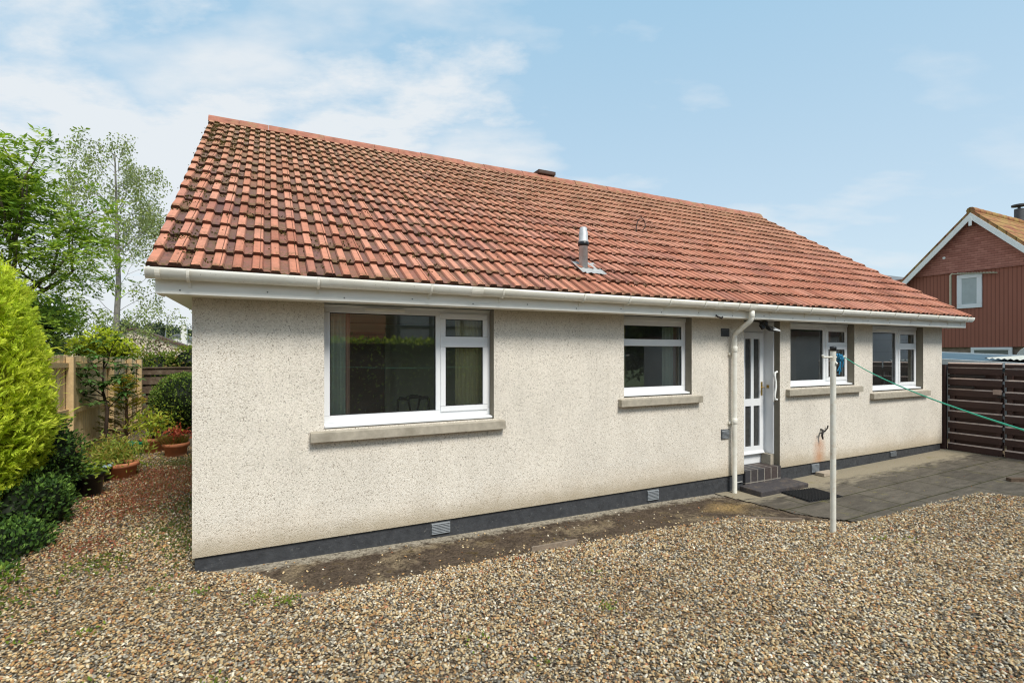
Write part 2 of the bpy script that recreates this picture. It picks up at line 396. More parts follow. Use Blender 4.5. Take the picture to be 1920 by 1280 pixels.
# ------------------------------------------------------------------ mesh helpers
class MB:
    def __init__(s):
        s.v = []; s.f = []; s.mi = []; s.sm = []
    def add(s, vs, fs, mi=0, smooth=False):
        b = len(s.v)
        s.v += [tuple(p) for p in vs]
        for f in fs:
            s.f.append([b + i for i in f]); s.mi.append(mi); s.sm.append(smooth)
        return s
    def box(s, x0, x1, y0, y1, z0, z1, mi=0, top=None):
        x0, x1 = sorted((x0, x1)); y0, y1 = sorted((y0, y1)); z0, z1 = sorted((z0, z1))
        vs = [(x0, y0, z0), (x1, y0, z0), (x1, y1, z0), (x0, y1, z0), (x0, y0, z1), (x1, y0, z1), (x1, y1, z1), (x0, y1, z1)]
        s.add(vs, [(3, 2, 1, 0), (0, 1, 5, 4), (1, 2, 6, 5), (2, 3, 7, 6), (3, 0, 4, 7)], mi)
        s.add(vs, [(4, 5, 6, 7)], mi if top is None else top)
        return s
    def sheet(s, x0, x1, y, z0, z1, mi=0):
        s.add([(x0, y, z0), (x1, y, z0), (x1, y, z1), (x0, y, z1)], [(0, 1, 2, 3)], mi)
        return s
    def prism(s, poly, axis, a, b, mi=0):
        """poly in the two remaining axes, extruded along axis from a to b"""
        n = len(poly)
        def p(q, w):
            return {'x': (w, q[0], q[1]), 'y': (q[0], w, q[1]), 'z': (q[0], q[1], w)}[axis]
        vs = [p(q, a) for q in poly] + [p(q, b) for q in poly]
        fs = [tuple(range(n))[::-1], tuple(range(n, 2 * n))] + [(i, (i + 1) % n, n + (i + 1) % n, n + i) for i in range(n)]
        s.add(vs, fs, mi)
        return s
    def tube(s, pts, r, n=10, mi=0, cap=True):
        pts = [Vector(p) for p in pts]
        rr = r if isinstance(r, (list, tuple)) else [r] * len(pts)
        rings = []
        prev = None
        for i, p in enumerate(pts):
            d = (pts[min(i + 1, len(pts) - 1)] - pts[max(i - 1, 0)])
            if d.length < 1e-9: d = Vector((0, 0, 1))
            d.normalize()
            if prev is None:
                u = d.orthogonal().normalized()
            else:
                u = (prev - d * prev.dot(d))
                u = u.normalized() if u.length > 1e-6 else d.orthogonal().normalized()
            prev = u
            w = d.cross(u)
            rings.append([p + (u * math.cos(2 * math.pi * k / n) + w * math.sin(2 * math.pi * k / n)) * rr[i] for k in range(n)])
        vs = [q for ring in rings for q in ring]
        fs = []
        for i in range(len(pts) - 1):
            for k in range(n):
                fs.append((i * n + k, i * n + (k + 1) % n, (i + 1) * n + (k + 1) % n, (i + 1) * n + k))
        s.add(vs, fs, mi, True)
        if cap:
            b = len(s.v)
            s.add(rings[0], [tuple(range(n))[::-1]], mi); s.add(rings[-1], [tuple(range(n))], mi)
        return s
    def lathe(s, prof, c, n=28, mi=0, a0=0, a1=2 * math.pi):
        m = len(prof); vs = []
        full = abs(a1 - a0 - 2 * math.pi) < 1e-6
        k2 = n if full else n + 1
        for k in range(k2):
            a = a0 + (a1 - a0) * k / n
            vs += [(c[0] + r * math.cos(a), c[1] + r * math.sin(a), c[2] + z) for r, z in prof]
        fs = []
        for k in range(n):
            q = (k + 1) % k2
            for i in range(m - 1):
                fs.append((k * m + i, q * m + i, q * m + i + 1, k * m + i + 1))
        s.add(vs, fs, mi, True)
        return s
    def build(s, name, mats, parent=None, origin=None, bevel=0, seg=2):
        me = bpy.data.meshes.new(name)
        off = Vector((0, 0, 0))
        if parent is not None:
            p = parent
            while p is not None:
                off += Vector(p.location); p = p.parent
        elif origin is not None:
            off = Vector(origin)
        me.from_pydata([(a - off.x, b - off.y, c - off.z) for a, b, c in s.v], [], s.f)
        mats = mats if isinstance(mats, (list, tuple)) else [mats]
        for m in mats:
            me.materials.append(M[m])
        me.polygons.foreach_set('material_index', s.mi)
        me.polygons.foreach_set('use_smooth', s.sm)
        me.update()
        o = bpy.data.objects.new(name, me)
        COL.objects.link(o)
        if parent is not None:
            o.parent = parent
        else:
            o.location = off
        if bevel:
            b = o.modifiers.new('bevel', 'BEVEL'); b.width = bevel; b.segments = seg; b.limit_method = 'ANGLE'; b.angle_limit = R(40)
        return o

def tag(o, label=None, cat=None, group=None, kind=None):
    if label: o['label'] = label
    if cat: o['category'] = cat
    if group: o['group'] = group
    if kind: o['kind'] = kind
    return o
def thing(name, loc, label, cat, group=None):
    o = bpy.data.objects.new(name, None); o.location = loc; o.empty_display_size = .2
    COL.objects.link(o)
    return tag(o, label, cat, group)

def npmesh(name, V, F, mats, col=None, attr='col', parent=None, origin=None, smooth=False):
    """V (n,3), F (m,k) uniform polygons, col (n,3 or 4) per vertex"""
    me = bpy.data.meshes.new(name)
    off = np.zeros(3)
    if parent is not None:
        p = parent
        while p is not None:
            off += np.array(p.location); p = p.parent
    elif origin is not None:
        off = np.array(origin, float)
    V = V - off
    n, (m, k) = len(V), F.shape
    me.vertices.add(n); me.vertices.foreach_set('co', V.astype(np.float32).ravel())
    me.loops.add(m * k); me.loops.foreach_set('vertex_index', F.astype(np.int32).ravel())
    me.polygons.add(m)
    me.polygons.foreach_set('loop_start', np.arange(0, m * k, k, dtype=np.int32))
    me.polygons.foreach_set('loop_total', np.full(m, k, dtype=np.int32))
    me.polygons.foreach_set('use_smooth', np.full(m, smooth, dtype=bool))
    if col is not None:
        c = np.ones((n, 4), np.float32); c[:, :col.shape[1]] = col
        at = me.color_attributes.new(attr, 'FLOAT_COLOR', 'POINT')
        at.data.foreach_set('color', c.ravel())
    for mt in (mats if isinstance(mats, (list, tuple)) else [mats]):
        me.materials.append(M[mt])
    me.update(); me.validate()
    o = bpy.data.objects.new(name, me); COL.objects.link(o)
    if parent is not None: o.parent = parent
    else: o.location = tuple(off)
    return o

def unit(a):
    return a / np.maximum(np.linalg.norm(a, axis=-1, keepdims=True), 1e-9)
def rdir(n):
    return unit(rng.normal(size=(n, 3)))

class Leaves:
    """many small leaf faces gathered into one foliage mesh"""
    def __init__(s):
        s.V = []; s.F = []; s.C = []; s.n = 0
    def raw(s, V, F, C):
        s.V.append(V); s.F.append(F + s.n); s.C.append(C); s.n += len(V)
    def add(s, P, D, L, W, C, N=None, fold=.15):
        P = np.asarray(P, float); n = len(P)
        D = unit(np.asarray(D, float))
        if N is None: N = rdir(n)
        S = unit(np.cross(D, N)); U = np.cross(S, D)
        L = np.broadcast_to(np.asarray(L, float), (n,))[:, None]; W = np.broadcast_to(np.asarray(W, float), (n,))[:, None]
        a = P; b = P + D * L * .45 + S * W * .5 + U * W * fold; c = P + D * L; d = P + D * L * .45 - S * W * .5 + U * W * fold
        V = np.stack([a, b, c, d], 1).reshape(-1, 3)
        F = np.arange(4 * n).reshape(n, 4)
        C = np.repeat(np.broadcast_to(C, (n, 3)), 4, axis=0)
        s.raw(V, F, C)
    def core(s, c, r, col, n=18, lump=.08):
        """a dark inner body that closes the crown"""
        u = np.linspace(0, 2 * np.pi, n, endpoint=False); w = np.linspace(-np.pi / 2, np.pi / 2, n // 2 + 1)
        uu, ww = np.meshgrid(u, w)
        k = 1 + lump * np.sin(uu * 3 + ww * 4) * np.cos(ww * 5 + uu)
        V = np.stack([c[0] + r[0] * k * np.cos(ww) * np.cos(uu), c[1] + r[1] * k * np.cos(ww) * np.sin(uu), c[2] + r[2] * k * np.sin(ww)], -1).reshape(-1, 3)
        F = []
        m = n // 2 + 1
        for i in range(m - 1):
            for j in range(n):
                F.append((i * n + j, i * n + (j + 1) % n, (i + 1) * n + (j + 1) % n, (i + 1) * n + j))
        s.raw(V, np.array(F), np.broadcast_to(col, (len(V), 3)))
    def build(s, name, mat, parent=None, origin=None):
        return npmesh(name, np.concatenate(s.V), np.concatenate(s.F), mat, np.concatenate(s.C), 'col', parent, origin)

def shade(base, n, var=.35, hue=.12):
    b = np.asarray(base, float)[None, :]
    k = 1 + (rng.random((n, 1)) - .5) * 2 * var
    h = 1 + (rng.random((n, 3)) - .5) * 2 * hue
    return np.clip(b * k * h, .002, 1)
def pick(palette, n, p=None):
    pal = np.array(palette, float)
    return pal[rng.choice(len(pal), n, p=p)]

# ------------------------------------------------------------------ camera
cam_d = bpy.data.cameras.new('camera'); cam = bpy.data.objects.new('camera', cam_d); COL.objects.link(cam)
cam.location = (.624, -5.282, 2.006)
cam.rotation_euler = (R(90), 0, -R(26.034))
cam_d.sensor_width = 36; cam_d.lens = 36 * 932 / 1920
cam_d.shift_y = -20 / 1920 * -1
cam_d.clip_end = 2000; cam_d.clip_start = .05
sc.camera = cam
CAM = np.array(cam.location)

# ------------------------------------------------------------------ ground
ZX = np.array([-40, -1, 0, 2.5, 5.5, 7, 9, 13, 18, 60]); ZZ = np.array([0, 0, 0, -.045, -.07, -.10, -.06, 0, 0, 0])
def gx(x, y):
    k = np.clip((1.5 - np.asarray(y)) / 1.0, 0, 1) * np.clip((np.asarray(y) + 30) / 8, 0, 1)
    return np.interp(x, ZX, ZZ) * k
PATH = [(.12, .2), (.12, -.06), (.5, -.24), (.8, -.70), (1.0, -.86), (1.5, -.87), (2.2, -.83), (3.06, -.80), (3.6, -.83), (4.8, -.86), (5.98, -.93),
        (6.45, -1.24), (7.05, -1.66), (7.86, -1.71), (8.9, -1.71), (9.97, -1.80), (10.13, -2.17), (10.9, -3.0), (13.15, -4.2), (13.15, .2)]
def inpoly(x, y, poly):
    x = np.asarray(x); y = np.asarray(y); r = np.zeros(x.shape, bool)
    n = len(poly); j = n - 1
    for i in range(n):
        xi, yi = poly[i]; xj, yj = poly[j]
        c = ((yi > y) != (yj > y)) & (x < (xj - xi) * (y - yi) / (yj - yi + 1e-12) + xi)
        r ^= c; j = i
    return r
def polydist(x, y, poly):
    x = np.asarray(x, float); y = np.asarray(y, float); d = np.full(x.shape, 9.)
    for i in range(len(poly) - 1):
        a = np.array(poly[i]); b = np.array(poly[i + 1]); ab = b - a
        tt = np.clip(((x - a[0]) * ab[0] + (y - a[1]) * ab[1]) / (ab @ ab), 0, 1)
        d = np.minimum(d, np.hypot(x - a[0] - tt * ab[0], y - a[1] - tt * ab[1]))
    return d
def gz(x, y):
    ins = inpoly(x, y, PATH); d = polydist(x, y, PATH)
    lift = .045 * np.clip(d / .25, 0, 1) + .014 * np.sin(np.asarray(x) * 2.1 + 1) * np.cos(np.asarray(y) * 1.7) + .008 * np.sin(np.asarray(x) * 5.3 + np.asarray(y) * 3.1)
    return gx(x, y) + np.where(ins, -.012, lift * (np.asarray(x) > -6))

def sheet(name, xs, ys, zf, mat, **kw):
    X, Y = np.meshgrid(xs, ys); Z = zf(X, Y)
    V = np.stack([X, Y, Z], -1).reshape(-1, 3)
    nx = len(xs); i = np.arange(len(ys) - 1)[:, None] * nx + np.arange(nx - 1)[None, :]
    F = np.stack([i, i + 1, i + nx + 1, i + nx], -1).reshape(-1, 4)
    o = npmesh(name, V, F, mat, smooth=True)
    return tag(o, kind='structure', **kw)
xs = np.concatenate([[-900, -300, -100, -40, -15, -8], np.arange(-6, 15, .12), [16, 18, 22, 30, 60, 150, 400, 900]])
ys = np.concatenate([[-600, -200, -60, -25, -12], np.arange(-8, 1, .12), np.arange(1, 14, .6), [20, 40, 90, 250, 900]])
ground = sheet('ground', xs, ys, gz, 'gravel_bed')
def polysheet(name, x0, x1, y0, y1, step, dz, mat, poly):
    xs = np.arange(x0, x1 + step / 2, step); ys = np.arange(y0, y1 + step / 2, step)
    X, Y = np.meshgrid(xs, ys)
    V = np.stack([X, Y, gx(X, Y) + dz], -1).reshape(-1, 3)
    nx = len(xs); i = np.arange(len(ys) - 1)[:, None] * nx + np.arange(nx - 1)[None, :]
    F = np.stack([i, i + 1, i + nx + 1, i + nx], -1).reshape(-1, 4)
    ctr = V[F].mean(1)
    keep = inpoly(ctr[:, 0], ctr[:, 1], poly)
    o = npmesh(name, V, F[keep], mat, smooth=True)
    return tag(o, kind='structure')
polysheet('path', .1, 6.9, -1.7, .02, .04, 0, 'mossy_path', [p for p in PATH if p[0] < 6.9] + [(7.3, -1.7), (6.75, -1.1), (6.6, -.3), (6.5, .2)])
polysheet('patio', 6.2, 13.2, -4.4, .06, .04, .006, 'patio_slabs', [(6.5, .2), (6.62, -.3), (6.78, -1.1), (7.3, -1.8)] + [(x, y - .06) for x, y in PATH if 7.4 < x < 14 and y < 0] + [(13.2, .2)])

# gravel: real pebbles over the bed
def pebbles(n, x0, x1, y0, y1, smin, smax):
    x = rng.uniform(x0, x1, n); y = rng.uniform(y0, y1, n)
    v = np.stack([x, y], 1) - CAM[:2]
    a = R(26.034); fw = np.array([math.sin(a), math.cos(a)]); rt = np.array([math.cos(a), -math.sin(a)])
    dep = v @ fw; lat = v @ rt
    keep = (dep > 2.2) & (np.abs(lat) < dep * 1.3 + .9)
    keep &= ~((x > -.01) & (y > -.0))
    ins = inpoly(x, y, PATH); d = polydist(x, y, PATH)
    keep &= (~ins) | ((d < .05) & (rng.random(n) < .7)) | (ins & (x < 6.4) & (d < .22) & (rng.random(n) < .16 * (1 - d / .22) ** 1.5)) | (ins & (x < 6.2) & (rng.random(n) < .012))
    keep &= (x < 12.9)
    keep &= rng.random(n) < np.clip((4.6 / dep) ** 1.5, .12, 1)
    left = np.clip((.2 - x) / 1.2, 0, 1) * np.clip((y + 2.5) / 3, 0, 1)
    keep &= rng.random(n) > left * .35
    x = x[keep]; y = y[keep]; dep = dep[keep]; ins = ins[keep]
    n = len(x)
    s = rng.uniform(smin, smax, n) * np.where(rng.random(n) < .06, 1.45, 1) * np.clip(.8 + dep * .05, 1, 1.6)
    print('pebbles', n)
    return x, y, s, ins
def icos():
    p = (1 + 5 ** .5) / 2
    v = np.array([(-1, p, 0), (1, p, 0), (-1, -p, 0), (1, -p, 0), (0, -1, p), (0, 1, p), (0, -1, -p), (0, 1, -p), (p, 0, -1), (p, 0, 1), (-p, 0, -1), (-p, 0, 1)], float)
    f = np.array([(0, 11, 5), (0, 5, 1), (0, 1, 7), (0, 7, 10), (0, 10, 11), (1, 5, 9), (5, 11, 4), (11, 10, 2), (10, 7, 6), (7, 1, 8), (3, 9, 4), (3, 4, 2), (3, 2, 6), (3, 6, 8), (3, 8, 9), (4, 9, 5), (2, 4, 11), (6, 2, 10), (8, 6, 7), (9, 8, 1)])
    return v / np.linalg.norm(v[0]), f
def stones(name, x, y, s, ins, pal, pp):
    n = len(x)
    iv, jf = icos()
    ang = rng.uniform(0, 2 * np.pi, n)
    S = np.stack([s, s * rng.uniform(.55, .9, n), s * rng.uniform(.35, .65, n)], 1)
    V = iv[None] * S[:, None] * rng.uniform(.8, 1.18, (n, 12, 1))
    tx = rng.normal(0, .3, n); ty = rng.normal(0, .3, n)
    V[:, :, 2] += V[:, :, 0] * tx[:, None] + V[:, :, 1] * ty[:, None]
    ca, sa = np.cos(ang)[:, None], np.sin(ang)[:, None]
    X = V[:, :, 0] * ca - V[:, :, 1] * sa; Y = V[:, :, 0] * sa + V[:, :, 1] * ca
    z = gz(x, y) + np.where(ins, .016, rng.uniform(-.002, .016, n))
    W = np.stack([X + x[:, None], Y + y[:, None], V[:, :, 2] + z[:, None]], -1)
    F = (jf[None] + (np.arange(n) * 12)[:, None, None]).reshape(-1, 3)
    c = pick(pal, n, pp) * rng.uniform(.7, 1.25, (n, 1))
    pt = np.sin(x * .9 + 1.3 * np.sin(y * 1.1)) * np.cos(y * 1.3 + .7 * np.sin(x * .6)) + .5 * np.sin(x * 2.7 + y * 2.1)
    c = c * (1 + .10 * pt[:, None] * np.array([1, 1.05, 1.1])) * np.array([1.08, 1.09, 1.07])
    # warmer and dirtier towards the planted side
    w = np.clip((1.5 - x) / 4, 0, 1)[:, None]
    c = c * (1 - w * np.array([.06, .13, .26]))
    o = npmesh(name, W.reshape(-1, 3), F, 'pebble', np.repeat(c, 12, 0), smooth=False)
    return o
PAL = [(.46, .33, .18), (.38, .215, .09), (.27, .245, .205), (.50, .43, .33), (.66, .58, .46), (.095, .078, .056), (.32, .145, .075), (.22, .145, .075), (.50, .40, .25)]
PP = [.22, .15, .11, .11, .05, .10, .04, .12, .10]
x, y, s, ins = pebbles(720000, -3.2, 12.9, -4.6, 7, .007, .0138)
gravel = tag(stones('gravel', x, y, s, ins, PAL, PP), 'mixed tan, grey and brown gravel spread over the yard', 'gravel', kind='stuff')

n_ = 9000
gx_ = rng.uniform(.2, 6.9, n_); gy_ = -.08 - rng.random(n_) ** .8 * .9
clump = (np.sin(gx_ * 3.1) * np.sin(gy_ * 9 + gx_) + rng.normal(0, .5, n_)) > .1
ok = inpoly(gx_, gy_, PATH) & clump
gx_, gy_ = gx_[ok], gy_[ok]
grit = stones('path_grit', gx_, gy_, rng.uniform(.003, .0085, len(gx_)), np.zeros(len(gx_), bool), [(.07, .045, .025), (.12, .08, .045), (.05, .04, .02), (.25, .18, .11), (.10, .085, .02)], [.3, .25, .2, .1, .15])
tag(grit, 'dark grit and moss crumbs lying along the path by the wall', 'grit', kind='stuff')

# ------------------------------------------------------------------ the bungalow
HX = 13.0; HY = 8.1; SOF = 2.5
house = thing('bungalow', (0, 0, 0), 'cream roughcast bungalow with red tiled gable roof and white gutter', 'house')
OP = [(1.118, 2.97, 1.235, 2.5), (4.861, 6.077, 1.40, 2.5), (7.16, 7.99, .15, 2.5), (8.249, 9.996, 1.42, 2.5), (10.553, 12.286, 1.275, 2.5)]
b = MB()
TH = .30
gxs = sorted({0, HX, *[o[0] for o in OP], *[o[1] for o in OP]}); gzs = sorted({.15, SOF, *[o[2] for o in OP]})
def solid(xm, zm):
    return not any(o[0] < xm < o[1] and o[2] < zm < o[3] for o in OP)
for i in range(len(gxs) - 1):
    for j in range(len(gzs) - 1):
        x0, x1, z0, z1 = gxs[i], gxs[i + 1], gzs[j], gzs[j + 1]
        if solid((x0 + x1) / 2, (z0 + z1) / 2):
            b.add([(x0, 0, z0), (x1, 0, z0), (x1, 0, z1), (x0, 0, z1)], [(0, 1, 2, 3)], 0)
            b.add([(x0, TH, z0), (x1, TH, z0), (x1, TH, z1), (x0, TH, z1)], [(3, 2, 1, 0)], 2)
for x0, x1, z0, z1 in OP:
    b.add([(x0, 0, z0), (x0, TH, z0), (x0, TH, z1), (x0, 0, z1)], [(3, 2, 1, 0)], 1)
    b.add([(x1, 0, z0), (x1, TH, z0), (x1, TH, z1), (x1, 0, z1)], [(0, 1, 2, 3)], 1)
    b.add([(x0, 0, z0), (x1, 0, z0), (x1, TH, z0), (x0, TH, z0)], [(0, 1, 2, 3)], 1)
# bottom lip of the render
b.add([(0, 0, .15), (HX, 0, .15), (HX, TH, .15), (0, TH, .15)], [(3, 2, 1, 0)], 0)
# side and rear walls with gables
RY, RZ = 4.45, 5.885
EY, EZ = -.385, 2.69
def gable(x, flip):
    vs = [(x, 0, .15), (x, HY + .8, .15), (x, HY + .8, SOF), (x, RY, RZ - .2), (x, 0, SOF)]
    b.add(vs, [(0, 1, 2, 3, 4) if flip else (4, 3, 2, 1, 0)], 0)
gable(HX, True)
# unseen window added in the hidden gable to light the first room
b.add([(0, 0, .15), (0, .9, .15), (0, .9, SOF), (0, 0, SOF)], [(3, 2, 1, 0)], 0)
b.add([(0, .9, .15), (0, 3.4, .15), (0, 3.4, 1.0), (0, .9, 1.0)], [(3, 2, 1, 0)], 0)
b.add([(0, .9, 2.45), (0, 3.4, 2.45), (0, 3.4, SOF), (0, .9, SOF)], [(3, 2, 1, 0)], 0)
b.add([(0, 3.4, .15), (0, HY + .8, .15), (0, HY + .8, SOF), (0, 3.4, SOF)], [(3, 2, 1, 0)], 0)
b.add([(0, 0, SOF), (0, HY + .8, SOF), (0, RY, RZ - .2)], [(2, 1, 0)], 0)
b.add([(0, HY + .8, .15), (HX, HY + .8, .15), (HX, HY + .8, SOF), (0, HY + .8, SOF)], [(3, 2, 1, 0)], 0)
b.build('wall', ['roughcast', 'taupe_render', 'inner_wall'], house)
b = MB()
b.box(.02, HX - .02, .022, .3, -.4, .149); b.box(.02, .3, .3, HY + .78, -.4, .149); b.box(HX - .3, HX - .02, .3, HY + .78, -.4, .149); b.box(.3, HX - .3, HY + .5, HY + .78, -.4, .149)
b.build('plinth', 'plinth_paint', house)
# rooms behind the windows
b = MB()
FL = .34
b.box(.30, HX - .02, .31, 3.85, FL - .05, FL, 1)
b.box(.30, HX - .02, 3.86, 3.95, FL, SOF + .02, 0)
b.box(.31, .36, .31, .9, FL, SOF + .02, 0); b.box(.31, .36, 3.4, 3.85, FL, SOF + .02, 0); b.box(.31, .36, .9, 3.4, FL, 1.0, 0)
for xx in (4.25, 7.02, 8.12, 10.22, HX - .06):
    b.box(xx, xx + .05, .31, 3.85, FL, SOF + .02, 0)
b.box(.31, HX - .02, .31, 3.94, SOF + .03, SOF + .06, 0)
b.build('interior_wall', ['inner_wall', 'inner_floor'], house)
b = MB(); b.box(1.72, 2.50, 3.80, 3.855, FL, 2.36); b.build('inner_door', 'brown_door', house, bevel=.01)
b = MB(); b.box(1.60, 1.715, 3.79, 3.856, FL, 2.44); b.box(2.505, 2.60, 3.79, 3.856, FL, 2.44); b.build('door_frame', 'curtain_pale', house)

# eaves: fascia, soffit, gutter, downpipe
b = MB()
b.box(-.222, 13.222, -.302, -.28, 2.492, 2.68)
b.prism([(-.28, 2.492), (0, 2.492), (0, 2.85), (-.28, 2.66)], 'x', -.222, -.20)
b.prism([(-.28, 2.492), (0, 2.492), (0, 2.85), (-.28, 2.66)], 'x', 13.20, 13.222)
b.build('fascia', 'fascia_board', house, bevel=.003)
b = MB(); b.box(-.20, 13.20, -.28, .0, 2.500, 2.515); b.box(-.20, -.002, .0, HY + 1.1, 2.500, 2.515); b.box(HX + .002, 13.20, .0, HY + 1.1, 2.500, 2.515); b.box(-.2, 13.2, HY + .8, HY + 1.1, 2.5, 2.515)
b.build('soffit', 'soffit_board', house)
for k in range(0, 21):
    xx = -.05 + k * .66
    b = MB(); b.tube([(xx, -.306, 2.525 + .02 * (k % 2)), (xx, -.3, 2.525 + .02 * (k % 2))], .006, 8)
    b.build('fascia_nail', 'vent_grey', house)
GY, GZ, GR = -.366, 2.692, .062
GD = 1.42
b = MB()
n = 12
prof = [(GY + GR * math.cos(a), GZ + GD * GR * math.sin(a)) for a in np.linspace(math.pi, 2 * math.pi, n)]
prof2 = [(GY + (GR - .004) * math.cos(a), GZ + GD * (GR - .004) * math.sin(a)) for a in np.linspace(2 * math.pi, math.pi, n)]
b.prism(prof + prof2, 'x', -.27, 13.27)
b.prism(prof, 'x', -.275, -.27); b.prism(prof, 'x', 13.27, 13.275)
gut = b.build('gutter', 'gutter_plastic', house)
for p in gut.data.polygons: p.use_smooth = len(p.vertices) == 4 and abs(p.normal.z) < .999
gut.data.update()
def bracket(xx, w=.022, r=GR + .010, name='gutter_bracket', lip=True):
    b = MB()
    pr = [(GY + r * math.cos(a), GZ + GD * r * math.sin(a)) for a in np.linspace(math.pi, 2 * math.pi - .3, 12)]
    pi = [(GY + (r - .005) * math.cos(a), GZ + GD * (r - .005) * math.sin(a)) for a in np.linspace(2 * math.pi - .3, math.pi, 12)]
    b.prism(pr + pi, 'x', xx - w / 2, xx + w / 2)
    if lip: b.box(xx - w / 2, xx + w / 2, -.312, -.302, GZ - .14, GZ - .01)
    b.build(name, 'gutter_plastic', house)
for xx in [.02, 1.03, 2.1, 2.9, 3.95, 4.62, 5.28, 5.9, 6.55, 7.35, 8.15, 8.95, 9.7, 10.45, 11.2, 11.9, 12.5, 13.0]:
    bracket(xx)
bracket(-.19, .035, GR + .004, 'gutter_joint', False); bracket(2.6, .13, GR + .005, 'gutter_joint', False); bracket(6.18, .10, GR + .005, 'gutter_joint', False)
bracket(6.84, .15, GR + .007, 'gutter_outlet', False)
px_ = 6.868
b = MB()
b.tube([(px_, GY, 2.615), (px_, GY, 2.50), (px_, GY + .02, 2.455), (px_, -.09, 2.285), (px_, -.072, 2.24), (px_, -.072, -.13)], .035, 16)
for z in (2.55, 2.05, .98):
    b.lathe([(.035, -.045), (.0405, -.04), (.0405, .04), (.035, .045)], (px_, -.072 if z < 2.3 else GY, z), 16)
dp = b.build('downpipe', 'gutter_plastic', house)
for z in (1.98, .95):
    b = MB(); b.box(px_ - .06, px_ + .06, -.03, 0, z - .018, z + .018)
    b.build('pipe_clip', 'gutter_plastic', dp)

# ---- roof: every tile in relief
PT = math.atan2(RZ - EZ, RY - EY)
def roof_slope(side):
    y0 = EY; L = (RY - y0) / math.cos(PT); NC = 17; g = L / NC
    NT_, tw = 45, 13.54 / 45
    prof = [(0, .0), (.012, .026), (.073, .026), (.088, 0), (.148, 0), (.162, .026), (.214, .026), (.2145, .017), (.2205, .017), (.221, .026), (.236, .026), (.250, 0), (.3005, 0)]
    px = np.array([p[0] for p in prof]); ph = np.array([p[1] for p in prof]); m = len(prof)
    panf = np.array([1 if p[1] < .012 else 0 for p in prof], float); panf[7:9] = .9
    V = []; F = []; C = []; n = 0
    ca, sa = math.cos(PT), math.sin(PT)
    for k in range(NC):
        for j in range(NT_):
            r = random.random()
            s0 = k * g - (.012 if k == 0 else 0) + random.gauss(0, .006); s1 = (k + 1) * g + .03
            dh = random.gauss(0, .003); sk = random.gauss(0, .004)
            x = -.27 + j * tw + px * (tw / .3005) + random.gauss(0, .001)
            hl = .050 + dh + ph + sk * (px - .15) / .15; hu = .008 + ph
            lo = np.stack([x, s0 + 0 * x, hl], 1); up_ = np.stack([x, s1 + 0 * x, hu], 1)
            md = lo + (up_ - lo) * .07; lo2 = lo.copy(); lo2[:, 2] -= .006
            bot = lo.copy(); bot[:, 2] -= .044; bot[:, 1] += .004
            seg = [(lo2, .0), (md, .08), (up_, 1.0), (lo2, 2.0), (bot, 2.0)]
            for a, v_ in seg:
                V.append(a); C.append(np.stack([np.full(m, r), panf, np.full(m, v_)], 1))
            i = np.arange(m - 1)
            for q in (0, m, 3 * m):
                if q == 3 * m: F.append(np.stack([n + q + m + i, n + q + m + i + 1, n + q + i + 1, n + q + i], 1))
                else: F.append(np.stack([n + q + i, n + q + i + 1, n + q + m + i + 1, n + q + m + i], 1))
            # end faces at the verges
            n += 5 * m
            if j in (0, NT_ - 1):
                e = 0 if j == 0 else m - 1
                q4 = np.array([lo2[e], up_[e], up_[e] - (0, 0, .03), lo2[e] - (0, 0, .032)])
                V.append(q4); C.append(np.tile([[r, 0, .5]], (4, 1)))
                F.append(np.array([[n, n + 1, n + 2, n + 3]] if j else [[n + 3, n + 2, n + 1, n]])); n += 4
    V = np.concatenate(V); F = np.concatenate(F); C = np.concatenate(C)
    W = np.empty_like(V)
    W[:, 0] = V[:, 0]; W[:, 1] = y0 + V[:, 1] * ca - (V[:, 2] - .012) * sa; W[:, 2] = EZ - .012 + V[:, 1] * sa + V[:, 2] * ca
    if side: W[:, 1] = 2 * RY - W[:, 1]; F = F[:, ::-1]
    return npmesh('roof', W, F, 'roof_tile', C, 'tile', house)
roof = roof_slope(0); roof_slope(1)
b = MB()
e0 = (-.36, 2.655); 
b.prism([(-.36, 2.69), (RY, RZ - .03), (2 * RY + .36, 2.69), (2 * RY + .36, 2.65), (RY, RZ - .10), (-.36, 2.65)], 'x', -.255, 13.255)
b.build('roof_deck', 'ridge_tile', house)
b = MB()
nr = 30; w = 13.56 / nr
for k in range(nr):
    x0 = -.285 + k * w; dz = random.gauss(0, .004); dy = random.gauss(0, .004)
    pr = [(RY + dy - .145, RZ - .045), (RY + dy - .10, RZ + .035), (RY + dy - .045, RZ + .085), (RY + dy, RZ + .10), (RY + dy + .045, RZ + .085), (RY + dy + .10, RZ + .035), (RY + dy + .145, RZ - .045)]
    pr = [(p, q + dz) for p, q in pr]
    b.prism(pr, 'x', x0, x0 + w - .006)
b.build('ridge', 'ridge_tile', roof)
b = MB(); b.box(5.98, 6.42, RY - .12, RY + .16, RZ + .085, RZ + .165); b.build('ridge_vent', 'brown_roof', roof, bevel=.02)

def on_roof(x, y): return EZ + (y - EY) * math.tan(PT) + .05
